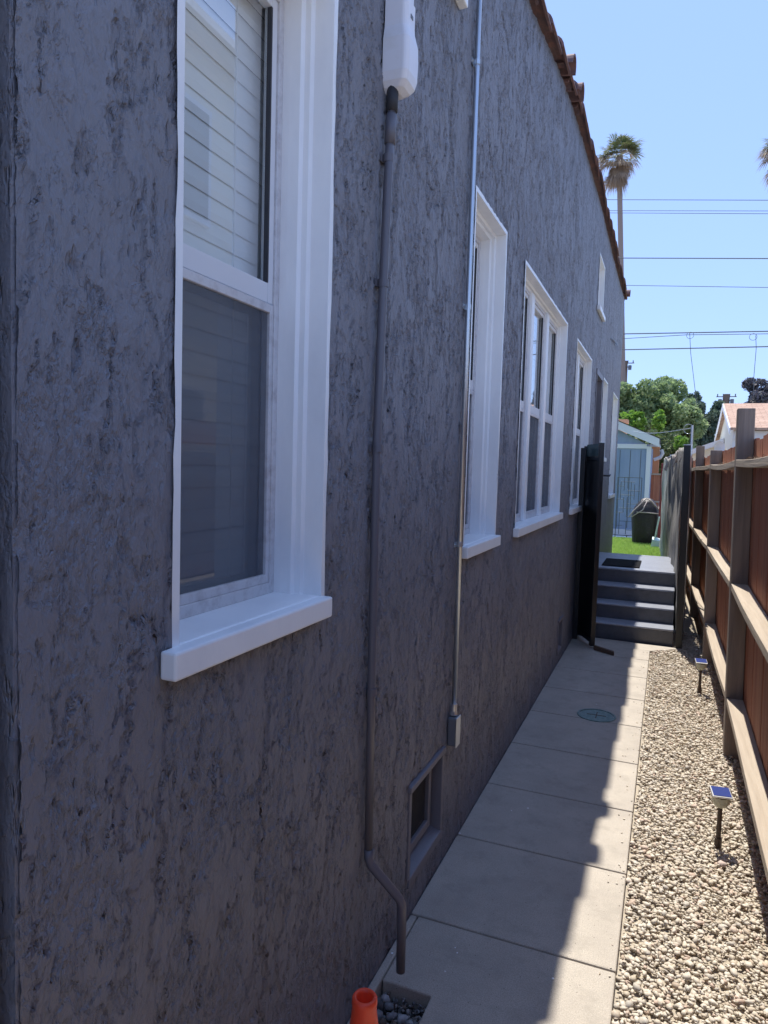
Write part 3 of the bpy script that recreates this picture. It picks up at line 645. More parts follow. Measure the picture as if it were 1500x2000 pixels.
# open gate leaf folded back to the wall
ga = empty('gate'); tag(ga, 'open black metal gate folded back against the stucco wall', 'gate')
A, B = Vector((.035, 7.12, 0)), Vector((.225, 6.69, 0)); dv = (B-A).normalized(); nv_ = Vector((dv.y, -dv.x, 0))
def along(mb, s0, s1, off0, off1, z0, z1):
    p = [A+dv*s0+nv_*off0, A+dv*s1+nv_*off0, A+dv*s1+nv_*off1, A+dv*s0+nv_*off1]
    mb.hexa([(*q[:2], z0) for q in p]+[(*q[:2], z1) for q in p]); return mb
Lg = (B-A).length
along(MB(), 0, .04, -.02, .02, .03, 1.90).build('stile', M['black'], ga, bevel=.003)
along(MB(), Lg-.045, Lg, -.022, .022, .02, 1.92).build('stile', M['black'], ga, bevel=.003)
for z_ in (.05, 1.76): along(MB(), .04, Lg-.045, -.02, .02, z_, z_+.04).build('rail', M['black'], ga, bevel=.003)
along(MB(), .04, Lg-.045, -.004, .004, .09, 1.76).build('sheet_panel', M['black'], ga)
M['sky_tint'] = mat('sky_reflection_tint', (.10, .16, .17), .2)  # green-grey colour standing for the sky's reflection along the gate top
along(MB(), .04, Lg-.045, -.003, .003, 1.80, 1.915).build('top_reflection', M['sky_tint'], ga)
lt = MB(); lt.tube([(.23, 6.70, 1.62), (.30, 6.72, 1.62), (.30, 6.78, 1.63)], .008, 8); lt.box(.222, .245, 6.685, 6.70, 1.56, 1.67); lt.build('latch', M['black'], ga)
MB().box(.002, .05, 6.98, 7.03, .0, 1.88).build('hinge_post', M['black'], ga, bevel=.003)
base_at(ga, (.035, 7.12, 0))
ws = MB(); ws.hexa([(.235, 6.66, .002), (.25, 6.62, .002), (.43, 6.50, .002), (.43, 6.56, .002), (.235, 6.67, .045), (.25, 6.63, .045), (.43, 6.505, .035), (.425, 6.555, .035)])
tag(ws.build('door_stop', M['rust'], None, bevel=.004), 'rusty brown wedge lying at the foot of the black gate', 'door stop')

# ================================================================== FENCE
fence = empty('fence'); tag(fence, 'wooden fence of red stained boards with weathered grey posts and flat rails beside the gravel', 'fence')
PY = [-2.2, .03, 2.26, 4.49, 6.72, 8.95, 11.2, 13.4]; PT = [2.0, 1.9, 2.06, 2.04, 1.87, 1.99, 1.9, 1.9]; LEAN = .019
def fx(y, z): return xb(y)-LEAN*z
for y, tp in zip(PY, PT):
    x0 = xb(y); dz = .09; mb = MB(); seg = 8
    for k in range(1): pass
    mb.hexa([(x0, y, -.1), (x0+dz, y, -.1), (x0+dz, y+.09, -.1), (x0, y+.09, -.1), (x0-LEAN*tp, y, tp), (x0-LEAN*tp+dz, y, tp), (x0-LEAN*tp+dz, y+.09, tp), (x0-LEAN*tp, y+.09, tp)])
    mb.build('post', M['grey_wood'], fence, bevel=.004)
for y0, y1 in zip(PY[:-1], PY[1:]):
    for z, th, wd in ((1.745, .040, .088), (1.025, .040, .088), (.345, .040, .088)):
        mb = MB(); ns = 12; vs = []; sag = random.uniform(.004, .016); tw = random.uniform(-.004, .008); wob = random.uniform(0, 6)
        a, b_ = y0+.0905, y1-.0005
        for i in range(ns+1):
            q = i/ns; yy = a+(b_-a)*q; zz = z-sag*math.sin(math.pi*q); x = fx(yy, zz)+.002*math.sin(wob+q*5)+.001; t2 = tw*math.sin(math.pi*q)
            vs += [(x, yy, zz-th+t2), (x+wd, yy, zz-th), (x+wd, yy, zz), (x, yy, zz+t2)]
        fs = [(i*4+j, i*4+(j+1) % 4, (i+1)*4+(j+1) % 4, (i+1)*4+j) for i in range(ns) for j in range(4)]+[(0, 1, 2, 3)[::-1], tuple(ns*4+j for j in range(4))]
        mb.add(vs, fs); mb.build('rail', M['rail_wood'], fence, bevel=.003)
    mb = MB(); yy = y0
    while yy < y1-.01:
        w_ = .138+random.uniform(-.004, .004); e_ = min(yy+w_, y1-.002); tp = 1.855+random.uniform(-.012, .012); o_ = random.uniform(0, .004)
        g0, g1 = fx(yy, 0)+.0905+o_, fx(e_, 0)+.0905+o_; zl = -.02
        mb.hexa([(g0, yy, zl), (g0+.016, yy, zl), (g1+.016, e_, zl), (g1, e_, zl), (g0-LEAN*tp, yy, tp), (g0-LEAN*tp+.016, yy, tp), (g1-LEAN*tp+.016, e_, tp), (g1-LEAN*tp, e_, tp)]); yy = e_+.003
    mb.build('board_panel', M['red_wood'], fence)
base_at(fence, (1.19, 4.49, 0))
tw_ = MB()
for i in range(60):
    yy = random.choice([random.gauss(4.25, .12), random.gauss(6.2, .15), random.gauss(3.9, .3)]); x = fx(yy, 1.745)+random.uniform(.03, .085); a = random.uniform(0, 6.28); l_ = random.uniform(.01, .05); z = 1.738+random.uniform(.0, .012)
    if yy > 4.4 and yy < 4.6: continue
    tw_.tube([(x, yy, z), (x+l_*.4*math.cos(a), yy+l_*math.sin(a), z+random.uniform(0, .02))], .0012, 4)
tag(tw_.build('dry_twigs', M['bark'], None), 'dry twigs and needles caught on the top rail of the fence', 'twigs', None, 'stuff')

# screen fence beyond the gate post
sf = empty('screen_fence'); tag(sf, 'sagging weathered grey screen fence running back past the black gate post', 'fence')
Vv = []; ny, nz_ = 90, 46
for i in range(ny+1):
    q = i/ny; yy = 7.30+6.2*q; xx = .955-.225*q
    for j in range(nz_+1):
        z = .08+(1.88+.03*math.sin(q*9)+.03*abs(math.sin(q*31))-.08)*j/nz_
        o_ = .022*math.sin(yy*9+1.5*math.sin(z*2))*(.5+.5*j/nz_)+.02*mnoise.noise(Vector((yy*5, z*1.6, 1)))*2
        Vv.append((xx+o_, yy, z))
Vv = np.array(Vv); I, J = np.meshgrid(np.arange(ny), np.arange(nz_), indexing='ij'); a = I*(nz_+1)+J
cl = npmesh('shade_cloth', Vv, np.stack([a, a+nz_+1, a+nz_+2, a+1], -1).reshape(-1, 4), M['cloth'], sf, True)
md = cl.modifiers.new('thick', 'SOLIDIFY'); md.thickness = .004
MB().tube([(.985, 7.2, 1.90), (.75, 13.5, 1.93)], .016, 8).build('top_rail', M['galv'], sf)
for q in (.03, .36, .68, .98): MB().tube([(.985-.225*q, 7.30+6.2*q, 0), (.985-.225*q, 7.30+6.2*q, 1.95)], .024, 8).build('post', M['galv'], sf)
for k in range(16):
    sw = MB()
    q = random.random(); yy = 7.35+6*q; x = .95-.225*q
    sw.tube([(x, yy, 1.86), (x-.03, yy+random.uniform(-.1, .1), 1.80+random.uniform(-.1, .12)), (x+.01, yy+random.uniform(-.15, .15), 1.92)], .006, 5)
    sw.build('tie_strip', M['piping'], sf)
base_at(sf, (.97, 7.3, 0))
# slim pole with wire coil beside the gate post, and the service wire
pl = empty('wire_pole'); tag(pl, 'thin galvanised pole with a coil of wire on top, behind the black gate post', 'pole')
MB().tube([(1.03, 8.0, -.1), (1.005, 8.0, 2.17)], .013, 10).build('pole', M['galv'], pl)
cw = MB(); cw.tube([(1.0+.045*math.cos(a)-.03, 8.0+.01*math.sin(a*2), 2.13+.05*math.sin(a)) for a in np.linspace(0, 11, 40)], .0028, 5); cw.build('wire_coil', M['galv'], pl); base_at(pl, (1.03, 8.0, 0))
wr = MB(); a, b_ = Vector((1.0, 8.0, 2.14)), Vector(at(1236, 842, 16)); wr.tube([a.lerp(b_, q)-Vector((0, 0, .05*math.sin(math.pi*q))) for q in np.linspace(0, 1, 12)], .005, 5); tag(wr.build('clothesline', M['galv'], None), 'thin pale line stretched from the thin pole to the blue shed', 'line')
# fence posts' far red post
rp = MB(); p = at(1297, 905, 14.2); rp.box(p.x-.045, p.x+.045, 14.2, 14.29, .1, p.z); tag(rp.build('red_post', M['red_tarp'], None, bevel=.004), 'dark red post at the far end of the grey screen fence', 'post')

# ================================================================== SOLAR LAMPS, CONE
def lamp(x, y, yaw, label, first=None):
    if first is None:
        L = empty('solar_light')
        h = MB(); # head: half-bowl under a square tilted panel
        n = 20; vs = []; K = 7
        for k in range(K+1):
            a = math.pi/2*k/K; rr = .040*math.cos(a)**.7 if k < K else .012; z = .236-.062*math.sin(a)
            for j in range(n):
                an = 2*math.pi*j/n; c_, s_ = math.cos(an), math.sin(an); sq = 1/max(abs(c_), abs(s_)); w_ = .55*(1-k/K)
                f_ = (1-w_)+w_*sq; vs.append((rr*c_*f_, rr*s_*f_*.9, z+(.010*s_ if k == 0 else 0)))
        fs = [(k*n+j, k*n+(j+1) % n, (k+1)*n+(j+1) % n, (k+1)*n+j) for k in range(K) for j in range(n)]+[tuple(range(n))]
        h.add(vs, fs); h.build('lamp_shade', M['lens'], L, smooth=True)
        tl = Matrix.Rotation(R(10), 3, 'X')
        MB().box(-.042, .042, -.040, .040, .238, .246, tl, (0, 0, .24)).build('panel_frame', M['chrome'], L, bevel=.003)
        MB().box(-.037, .037, -.033, .036, .2465, .2478, tl, (0, 0, .24)).build('solar_panel', M['solar'], L)
        MB().tube([(0, 0, -.03), (0, 0, .06), (0, 0, .205)], [.011, .0105, .009], 10).build('stake', M['stake'], L)
        MB().tube([(0, 0, -.01), (0, 0, .035)], .016, 10).build('stake_collar', M['stake'], L)
    else: L = copy_tree(first)
    L.location = (x, y, -.005); L.rotation_euler = (0, 0, yaw); tag(L, label, 'garden light', 'solar stake lights in the gravel'); return L
l1 = lamp(1.092, 3.375, R(8), 'nearer solar stake light with its blue panel facing the viewer')
l2 = lamp(1.105, 5.74, R(5), 'farther solar stake light near the gate post end of the gravel', l1)
o = stonefield('flat_stone', np.array([[0, 0, 0]]), np.array([.022]), rock_mat('rock_pink', (.62, .50, .44)), .4, .1, 1); o.location = (1.100, 3.215, -.004); tag(o, 'flat pinkish white stone just in front of the nearer solar light', 'stone')
lf = MB(); lf.add([(0, 0, 0), (.018, .008, .004), (.045, .004, .006), (.060, -.004, .003), (.040, -.012, .002), (.015, -.010, .001)], [(0, 1, 2, 3, 4, 5)]); M['yleaf'] = mat('yellow_leaf', (.85, .70, .32), .6)
lo = lf.build('fallen_leaf', M['yleaf'], None); lo.location = (.955, 2.10, .006); lo.rotation_euler = (0, 0, R(12)); tag(lo, 'fallen yellow leaf lying on the pale gravel near the front', 'leaf')
# traffic cone
cn = empty('traffic_cone'); tag(cn, 'orange traffic cone standing on the path against the stucco wall', 'traffic cone')
MB().lathe([(.018, .30), (.0175, .452), (.020, .459), (.0245, .460), (.0285, .455), (.0290, .445), (.0275, .435), (.030, .41), (.052, .27), (.095, .03), (.100, .025), (.100, .02)], (0, 0), 48).build('cone_body', M['orange'], cn, smooth=True)
MB().box(-.14, .14, -.14, .14, .002, .022).build('base', M['orange'], cn, bevel=.006)
cn.location = (.229, 1.372, 0); cn.rotation_euler = (0, 0, R(10))

# ================================================================== BACKYARD
tag(MB().box(-.0, .74, 9.46, 12.2, -.4, .245).build('lawn_bed_near', M['soil_green'], None), kind='structure')
tag(MB().box(-6, 6, 12.2, 15.6, .15, .247).build('lawn_bed', M['soil_green'], None), kind='structure')
def grass(n, x0, x1, y0, y1, z):
    x = rng.uniform(x0, x1, n); y = rng.uniform(y0, y1, n); h = rng.uniform(.03, .085, n); a = rng.uniform(0, 6.28, n); w = rng.uniform(.004, .009, n); lx = rng.normal(0, .018, n); ly = rng.normal(0, .018, n)
    p0 = np.stack([x-w*np.cos(a), y-w*np.sin(a), np.full(n, z)], -1); p1 = np.stack([x+w*np.cos(a), y+w*np.sin(a), np.full(n, z)], -1); p2 = np.stack([x+lx, y+ly, z+h], -1)
    return np.stack([p0, p1, p2], 1).reshape(-1, 3)
V = np.concatenate([grass(52000, -.3, 1.0, 12.2, 15.3, .247), grass(9000, .02, .72, 9.6, 12.2, .245)])
tag(npmesh('grass', V, np.arange(len(V)).reshape(-1, 3), M['grass']), 'bright green sunlit lawn behind the landing', 'grass', None, 'stuff')
pv = MB()
for k in range(8): pv.box(-.6+k*.32, -.6+k*.32+.30, 15.6, 15.9, .1, .285)
tag(pv.build('paver_edging', M['white_wall'], None, bevel=.01), kind='structure')

# blue shed
SY = 16.5
shed = empty('shed'); tag(shed, 'small blue garden shed with pale trim and a pitched roof', 'shed')
wm = MB(); XR = at(1270, 900, SY).x; peak = at(1130, 789, SY)
zb = .25; eaveZ = at(1272, 872, SY).z
XL = 2*peak.x-XR
wm.add([(XL, SY, zb), (XR, SY, zb), (XR, SY, eaveZ), (peak.x, SY, peak.z-.12), (XL, SY, eaveZ), (XL, SY+2.4, zb), (XR, SY+2.4, zb), (XR, SY+2.4, eaveZ), (peak.x, SY+2.4, peak.z-.12), (XL, SY+2.4, eaveZ)], [(0, 1, 2, 3, 4), (9, 8, 7, 6, 5), (1, 6, 7, 2), (5, 0, 4, 9)])
wl_ = wm.build('wall', M['shed_blue'], shed)
gr = MB()
x = XR-.20
while x > XL: gr.box(x-.006, x+.006, SY-.004, SY+.002, zb+.16, eaveZ-.09); x -= .22
gr.build('panel_grooves', M['wire'], wl_)
tr = MB(); tr.box(XR-.085, XR+.012, SY-.022, SY-.003, zb, eaveZ-.0); tr.box(XL, XR-.0855, SY-.022, SY-.003, eaveZ-.05, eaveZ+.05); tr.box(XL, XR-.0855, SY-.020, SY-.003, zb, zb+.13); tr.build('trim', M['shed_trim'], shed)
tip0, tip1 = at(1288, 856, SY-.12), at(1288, 873, SY-.12); pk0, pk1 = at(1130, 789, SY-.12), at(1130, 806, SY-.12)
ff = MB(); ff.hexa([(pk1.x, SY-.12, pk1.z), (tip1.x, SY-.12, tip1.z), (tip1.x, SY-.09, tip1.z), (pk1.x, SY-.09, pk1.z), (pk0.x, SY-.12, pk0.z), (tip0.x, SY-.12, tip0.z), (tip0.x, SY-.09, tip0.z), (pk0.x, SY-.09, pk0.z)]); ff.build('fascia', M['shed_trim'], shed)
rf = MB()
for s in (1, -1):
    tx = peak.x+s*(tip0.x-peak.x)
    rf.hexa([(peak.x, SY-.10, pk0.z-.03), (tx, SY-.10, tip0.z-.03), (tx, SY+2.5, tip0.z-.03), (peak.x, SY+2.5, pk0.z-.03), (peak.x, SY-.14, pk0.z+.012), (tx+.01*s, SY-.14, tip0.z+.012), (tx+.01*s, SY+2.5, tip0.z+.012), (peak.x, SY+2.5, pk0.z+.012)])
rf.build('roof', M['asphalt'], shed)
base_at(shed, (0, SY, zb))
# chimney of a house behind the shed, gutter and brick house corner
bh = empty('brick_house'); tag(bh, 'orange brick house with a chimney and a white gutter, mostly hidden behind the blue shed', 'house')
p0, p1 = at(1208, 838, 20), at(1227, 819, 20); ch_ = MB(); ch_.box(p0.x, p1.x-.03, 20, 20.4, 2.2, p1.z-.10); ch_.box(p0.x-.03, p1.x, 19.97, 20.43, p1.z-.10, p1.z); ch_.build('chimney', M['brick'], bh)
q0, q1 = at(1276, 900, 19.2), at(1288, 873, 19.2); bb = MB(); bb.box(-3.5, q1.x, 19.2, 24, .2, q1.z); bb.build('wall', M['brick'], bh)
rr_ = MB(); rr_.box(-3.6, q1.x+.02, 19.1, 24.1, q1.z, q1.z+.06); rr_.build('roof', M['shed_trim'], bh)
gt = MB(); gt.tube([at(1292, 878, 19.1), at(1294, 886, 19.1), at(1290, 893, 19.1), at(1277, 898, 19.1)], .045, 8); gt.build('gutter', M['shed_trim'], bh); base_at(bh, (-1, 19.2, .2))
# rear fence
rfn = empty('rear_fence'); tag(rfn, 'dark brown board fence with pale rails at the back of the yard', 'fence')
mb = MB(); x = .35; y = 18.2
while x < 1.9:
    mb.box(x, x+.13, y, y+.02, .2, 1.62+random.uniform(-.01, .01)); x += .14
mb.build('board_panel', M['red_wood'], rfn)
mb = MB(); mb.box(.35, 1.9, y-.04, y-.002, 1.62, 1.66); mb.build('rail', M['rail_wood'], rfn)
mb = MB(); mb.box(.35, 1.9, y-.04, y-.002, .95, .99); mb.build('rail', M['rail_wood'], rfn); base_at(rfn, (.35, y, .2))
# wire trellis
tr_ = empty('trellis'); tag(tr_, 'square patterned black wire trellis standing in front of the blue shed', 'trellis')
TY = 15.5; tl_, tr2, bt = at(1207, 932, TY), at(1254, 932, TY), at(1240, 1045, TY); x0, x1, z1, z0 = tl_.x, tr2.x, tl_.z, .26
m1 = MB(); W_ = x1-x0; H_ = z1-z0
for s in (x0, x1): m1.tube([(s, TY, z0), (s, TY, z1)], .008, 6)
m1.tube([(x0, TY, z1), (x1, TY, z1)], .008, 6); m1.build('outer_frame', M['wire'], tr_)
m2 = MB()
cx = W_/7; rz = H_/14
for k in range(2, 14, 1): 
    a, b_ = ((0, 2) if k % 3 == 0 else ((1, 5) if k % 3 == 1 else (3, 7)))
    m2.tube([(x0+a*cx, TY-.004, z0+k*rz), (x0+b_*cx, TY-.004, z0+k*rz)], .005, 5)
for j, segs in ((1, ((9, 13), (1, 6))), (2, ((11, 14), (6, 9.5))), (3, ((11.5, 14), (5, 9.5), (1, 4))), (4, ((9, 13), (6, 9))), (5, ((9, 12.5), (2, 6))), (6, ((1, 5), (6, 8)))):
    for a, b_ in segs: m2.tube([(x0+j*cx, TY+.004, z0+a*rz), (x0+j*cx, TY+.004, z0+min(b_, 14)*rz)], .007, 5)
m2.build('wire_pattern', M['wire'], tr_); base_at(tr_, (x0, TY, z0))
# covered grill
gl = empty('covered_grill'); tag(gl, 'barbecue grill under a dark brown fabric cover with faded seams', 'grill')
GY = 14.5; gx0, gx1 = at(1231, 1010, GY).x, at(1291, 1010, GY).x; gm = (gx0+gx1)/2
secs = []
for z, w_, d_ in ((.26, .80, .9), (.32, .86, 1), (.55, .92, 1), (.78, 1.0, 1.02), (.86, .98, 1.0), (.98, .86, .82), (1.08, .62, .6), (1.15, .40, .36), (1.175, .15, .12)):
    n = 32; sc = []
    for j in range(n):
        an = 2*math.pi*j/n; c_, s_ = math.cos(an), math.sin(an); sq = 1/max(abs(c_), abs(s_))**.52
        wob = 1+.035*math.sin(an*9+z*7)*(1.3-z)
        sc.append((gm+.03*max(0, z-.8)+(gx1-gx0)/2*w_*c_*sq*wob*.92, GY+.25*d_*s_*sq*wob*.9))
    secs.append((z, sc))
loft(secs).build('cover', M['grillcover'], gl, smooth=True)
sm = MB(); 
sm.tube([(gx0-.01, GY-.25, .80), (gx0+.06, GY-.24, .92), (gm-.06, GY-.20, 1.10), (gm+.0, GY-.15, 1.165), (gm+.1, GY-.16, 1.12), (gx1-.02, GY-.22, .93)], .011, 6)
sm.tube([(gm-.16, GY-.255, .90), (gm+.02, GY-.265, .90), (gx1+.0, GY-.26, .885)], .011, 6); sm.tube([(gx0+.03, GY-.26, .80), (gm-.05, GY-.262, .95), (gm+.02, GY-.20, 1.12)], .009, 6)
sm.build('seam_piping', M['piping'], gl, smooth=True)
base_at(gl, (gm, GY, .25))
# garden chair, tipped back
gc = empty('garden_chair'); tag(gc, 'pale mint plastic chair folded low beside the covered grill', 'chair')
CY = 13.9; c0 = at(1284, 1050, CY); X = c0.x; Z = .27
MB().hexa([(X-.09, CY-.12, Z+.14), (X+.10, CY-.10, Z+.10), (X+.10, CY+.18, Z+.13), (X-.09, CY+.16, Z+.17), (X-.09, CY-.12, Z+.165), (X+.10, CY-.10, Z+.125), (X+.10, CY+.18, Z+.155), (X-.09, CY+.16, Z+.195)]).build('seat', M['chair'], gc, bevel=.006)
bkm = MB()
for s in (0, 1, 2): bkm.hexa([(X-.06+s*.0, CY-.10+s*.10, Z+.16), (X-.035, CY-.10+s*.10, Z+.16), (X-.035, CY-.03+s*.10, Z+.16), (X-.06, CY-.03+s*.10, Z+.16), (X-.0, CY-.10+s*.10, Z+.58), (X+.025, CY-.10+s*.10, Z+.58), (X+.025, CY-.03+s*.10, Z+.56), (X, CY-.03+s*.10, Z+.56)])
bkm.build('backrest', M['chair'], gc, bevel=.004)
for dx, dy in ((-.08, -.10), (.08, -.08), (-.08, .14), (.08, .15)): MB().tube([(X+dx*1.15, CY+dy*1.15, Z-.02), (X+dx*.95, CY+dy, Z+.15)], .012, 6).build('leg', M['chair'], gc)
ar = MB(); ar.hexa([(X-.11, CY-.14, Z+.02), (X+.12, CY-.12, Z-.0), (X+.12, CY-.10, Z-.0), (X-.11, CY-.12, Z+.02), (X-.09, CY-.13, Z+.14), (X+.10, CY-.11, Z+.10), (X+.10, CY-.09, Z+.10), (X-.09, CY-.11, Z+.14)])
ar.build('front_panel', M['chair'], gc, bevel=.004)
base_at(gc, (X, CY, Z-.02))

# ================================================================== HOUSE ON THE RIGHT (far)
fh = empty('bungalow'); tag(fh, 'cream bungalow with brown shingle roof seen over the red fence', 'house')
ez, rz_ = 3.0, 4.0; X0 = 2.36; yf, yr, yb = 22.0, 25.5, 29.0; XE = 14
b1 = MB(); b1.add([(X0+.12, yf+.35, .2), (XE, yf+.35, .2), (XE, yf+.35, ez-.02), (X0+.12, yf+.35, ez-.02), (X0+.12, yb-.35, .2), (X0+.12, yb-.35, ez-.02), (X0+.12, yr, rz_-.08), (XE, yb-.35, .2), (XE, yb-.35, ez), (XE, yr, rz_-.08)], [(0, 1, 2, 3), (4, 0, 3, 6, 5), (7, 4, 5, 8), (1, 7, 8, 9, 2)])
b1.build('wall', M['cream'], fh)
b2 = MB(); b2.hexa([(X0, yf, ez-.05), (XE, yf, ez-.05), (XE, yr, rz_-.05), (X0, yr, rz_-.05), (X0, yf, ez+.02), (XE, yf, ez+.02), (XE, yr, rz_+.02), (X0, yr, rz_+.02)]); b2.hexa([(X0, yr, rz_-.05), (XE, yr, rz_-.05), (XE, yb, ez-.05), (X0, yb, ez-.05), (X0, yr, rz_+.02), (XE, yr, rz_+.02), (XE, yb, ez+.02), (X0, yb, ez+.02)])
ro = b2.build('roof', M['shingle'], fh)
b3 = MB(); b3.box(X0+.1, XE, yf+.20, yf+.345, ez-.28, ez-.06); b3.box(X0+.10, X0+.55, yf+.33, yf+.349, .2, ez-.281); b3.build('frieze_board', M['white_wall'], fh)
b4 = MB()
for (ya, za, yb_, zb_) in ((yf, ez, yr, rz_), (yb, ez, yr, rz_)): b4.hexa([(X0-.03, ya, za-.16), (X0-.002, ya, za-.16), (X0-.002, yb_, zb_-.16), (X0-.03, yb_, zb_-.16), (X0-.03, ya, za+.015), (X0-.002, ya, za+.015), (X0-.002, yb_, zb_+.015), (X0-.03, yb_, zb_+.015)])
b4.build('rake_board', M['white_wall'], fh)
e0_, e1_ = at(1336, 889, 26), at(1424, 858, 26); b5 = MB(); b5.add([(e0_.x, 26.05, .2), (X0+.119, 26.05, .2), (X0+.119, 26.05, e1_.z-.02), (e0_.x, 26.05, e0_.z-.02)], [(0, 1, 2, 3)]); b5.build('lean_to_wall', M['cream'], fh)
b6 = MB(); b6.hexa([(e0_.x-.4, 25.9, e0_.z-.22), (X0+.1, 25.9, e1_.z-.14), (X0+.1, 28, e1_.z-.14), (e0_.x-.4, 28, e0_.z-.22), (e0_.x-.4, 25.9, e0_.z-.05), (X0+.1, 25.9, e1_.z+.03), (X0+.1, 28, e1_.z+.03), (e0_.x-.4, 28, e0_.z-.05)]); b6.build('lean_to_roof', M['white_wall'], fh)
wq = at(1412, 876, 26); b7 = MB(); b7.box(wq.x-.2, wq.x+.25, 26.0, 26.04, wq.z-.3, wq.z+.22); b7.build('window', M['wire'], fh)
base_at(fh, (X0, yf, .2))
sd = at(1405, 874, 25.3); dsh = empty('satellite_dish'); tag(dsh, 'small white satellite dish on the cream lean-to wall of the bungalow', 'dish')
dd = MB(); n = 18; vs = [(sd.x, 25.35, sd.z)]; 
for k in (1, 2, 3):
    for j in range(n): a = 2*math.pi*j/n; vs.append((sd.x+.055*k*math.cos(a), 25.35-.012*k*k, sd.z+.07*k*math.sin(a)))
fs = [(0, 1+j, 1+(j+1) % n) for j in range(n)]+[(1+k*n+j, 1+k*n+(j+1) % n, 1+(k+1)*n+(j+1) % n, 1+(k+1)*n+j) for k in (0, 1) for j in range(n)]
dd.add(vs, fs); dd.build('dish', M['white_wall'], dsh); MB().tube([(sd.x, 25.36, sd.z), (sd.x, 25.6, sd.z-.1), (sd.x+.02, 26.0, sd.z-.15)], .02, 6).build('arm', M['galv'], dsh); base_at(dsh, (sd.x, 26, sd.z-.15))

# neighbouring house across the alley: out of the picture to the right, seen in the window glass
nh = empty('neighbour_house'); tag(nh, 'pale two storey neighbouring house across the alley, reflected in the nearest window', 'house')
nw = MB(); nw.box(3.75, 9, 4.3, 8.2, -.13, 5.98); nw.build('wall', M['cream'], nh)
nf = MB(); nf.box(3.38, 9.2, 4.1, 8.4, 5.98, 6.06); nf.build('roof', M['white_wall'], nh)
for (a, b_) in ((5.75, 6.40),):
    for z0, z1 in ((4.25, 5.35), (1.2, 2.4)):
        fr = MB(); fr.box(3.70, 3.748, a-.06, b_+.06, z0-.06, z1+.06); w_ = fr.build('window', M['white_wall'], nh); MB().box(3.69, 3.699, a, b_, z0, z1).build('pane', M['wire'], w_)
base_at(nh, (3.75, 6, -.13))

# ================================================================== TREES, PALMS, POLES, WIRES
def leafcloud(centers, radii, n, ls, flat=1.0, dark=0):
    k = len(centers); w = np.array([r[0]*r[1]*r[2] for r in radii])**.67; idx = rng.choice(k, n, p=w/w.sum()); C_ = np.array(centers)[idx]; Rr = np.array(radii)[idx]
    d = rng.normal(size=(n, 3)); d /= np.linalg.norm(d, axis=1)[:, None]; rad = rng.uniform(.45, 1.08, n)**.6
    P = C_+d*Rr*rad[:, None]
    a = rng.normal(size=(n, 3)); a /= np.linalg.norm(a, axis=1)[:, None]; b_ = np.cross(a, rng.normal(size=(n, 3))); b_ /= np.linalg.norm(b_, axis=1)[:, None]
    s = ls*rng.uniform(.6, 1.4, n)[:, None]
    q = np.stack([P-a*s, P+b_*s*.55, P+a*s, P-b_*s*.55], 1)
    return q.reshape(-1, 3)
def tree(name, label, base, height, crown, n, ls, m, trunk_r=.2, group=None, cat='tree'):
    # crown: list of (px,py,Y,rx,rz) main lobes -> sub-clumps
    T = empty(name); tag(T, label, cat, group); cs, rs = [], []
    for (cx_, cy_, cz_, rx, ry, rz) in crown:
        for k in range(44):
            d = rng.normal(size=3); d /= np.linalg.norm(d); q = rng.uniform(.45, .95); cs.append((cx_+d[0]*rx*q, cy_+d[1]*ry*q, cz_+d[2]*rz*q)); f_ = rng.uniform(.13, .30); rs.append((rx*f_, ry*f_, rz*f_*.9))
    V = leafcloud(cs, rs, n, ls); npmesh('crown', V, np.arange(len(V)).reshape(-1, 4), m, T)
    tb = MB(); bx_, by_, bz_ = base; c0 = crown[0]; top = Vector((c0[0], c0[1], c0[2]))
    tb.tube([(bx_, by_, bz_), (bx_+.05, by_, bz_+(top.z-bz_)*.5), top], [trunk_r, trunk_r*.7, trunk_r*.3], 8)
    for k in range(9):
        i = rng.integers(0, len(cs)); e = Vector(cs[i]); s_ = Vector((bx_, by_, bz_)).lerp(top, rng.uniform(.35, .8)); tb.tube([s_, s_.lerp(e, .5)+Vector((0, 0, .1)), e], [trunk_r*.4, trunk_r*.25, trunk_r*.08], 5)
    tb.build('trunk', M['bark'], T); base_at(T, base); return T
def lobe(px, py, Y, rpx, rpz, ry):
    p = at(px, py, Y); s = Y/F*1.08; return (p.x, Y, p.z, rpx*s, ry, rpz*s)
tree('broadleaf_tree', 'large rounded bright green tree behind the blue shed', (.2, 38, .2), 6, [lobe(1268, 812, 38, 78, 80, 2.6), lobe(1225, 800, 37, 45, 66, 2.0), lobe(1318, 838, 37.5, 45, 58, 2.0)], 42000, .10, M['leaf_green'], .3)
tree('conifer_tree', 'dark feathery conifer between the green tree and the bungalow roof', (3.2, 52, .2), 6, [lobe(1392, 838, 52, 36, 42, 2.2), lobe(1355, 840, 50, 26, 62, 1.6), lobe(1350, 800, 50, 10, 28, .8)], 15000, .14, M['leaf_dark'], .25)
tree('purple_leaf_tree', 'dark purplish tree rising behind the shingle roof', (7.5, 56, .2), 6, [lobe(1512, 790, 56, 52, 52, 2.4), lobe(1476, 790, 56, 16, 24, 1.2)], 12000, .13, M['leaf_purple'], .25)
tree('shrub', 'pale olive shrub growing between the shed and the screen fence', (1.0, 20.5, .2), 2, [lobe(1308, 905, 20.5, 36, 48, .6), lobe(1290, 870, 21, 34, 26, .6), lobe(1250, 868, 21.5, 30, 22, .5)], 9000, .05, M['leaf_olive'], .06, cat='shrub')
tree('shrub', 'lime green leafy shoot catching the sun above the screen fence', (1.15, 19, .2), 2, [lobe(1330, 866, 19, 10, 14, .25)], 420, .06, M['leaf_lime'], .03, cat='shrub')
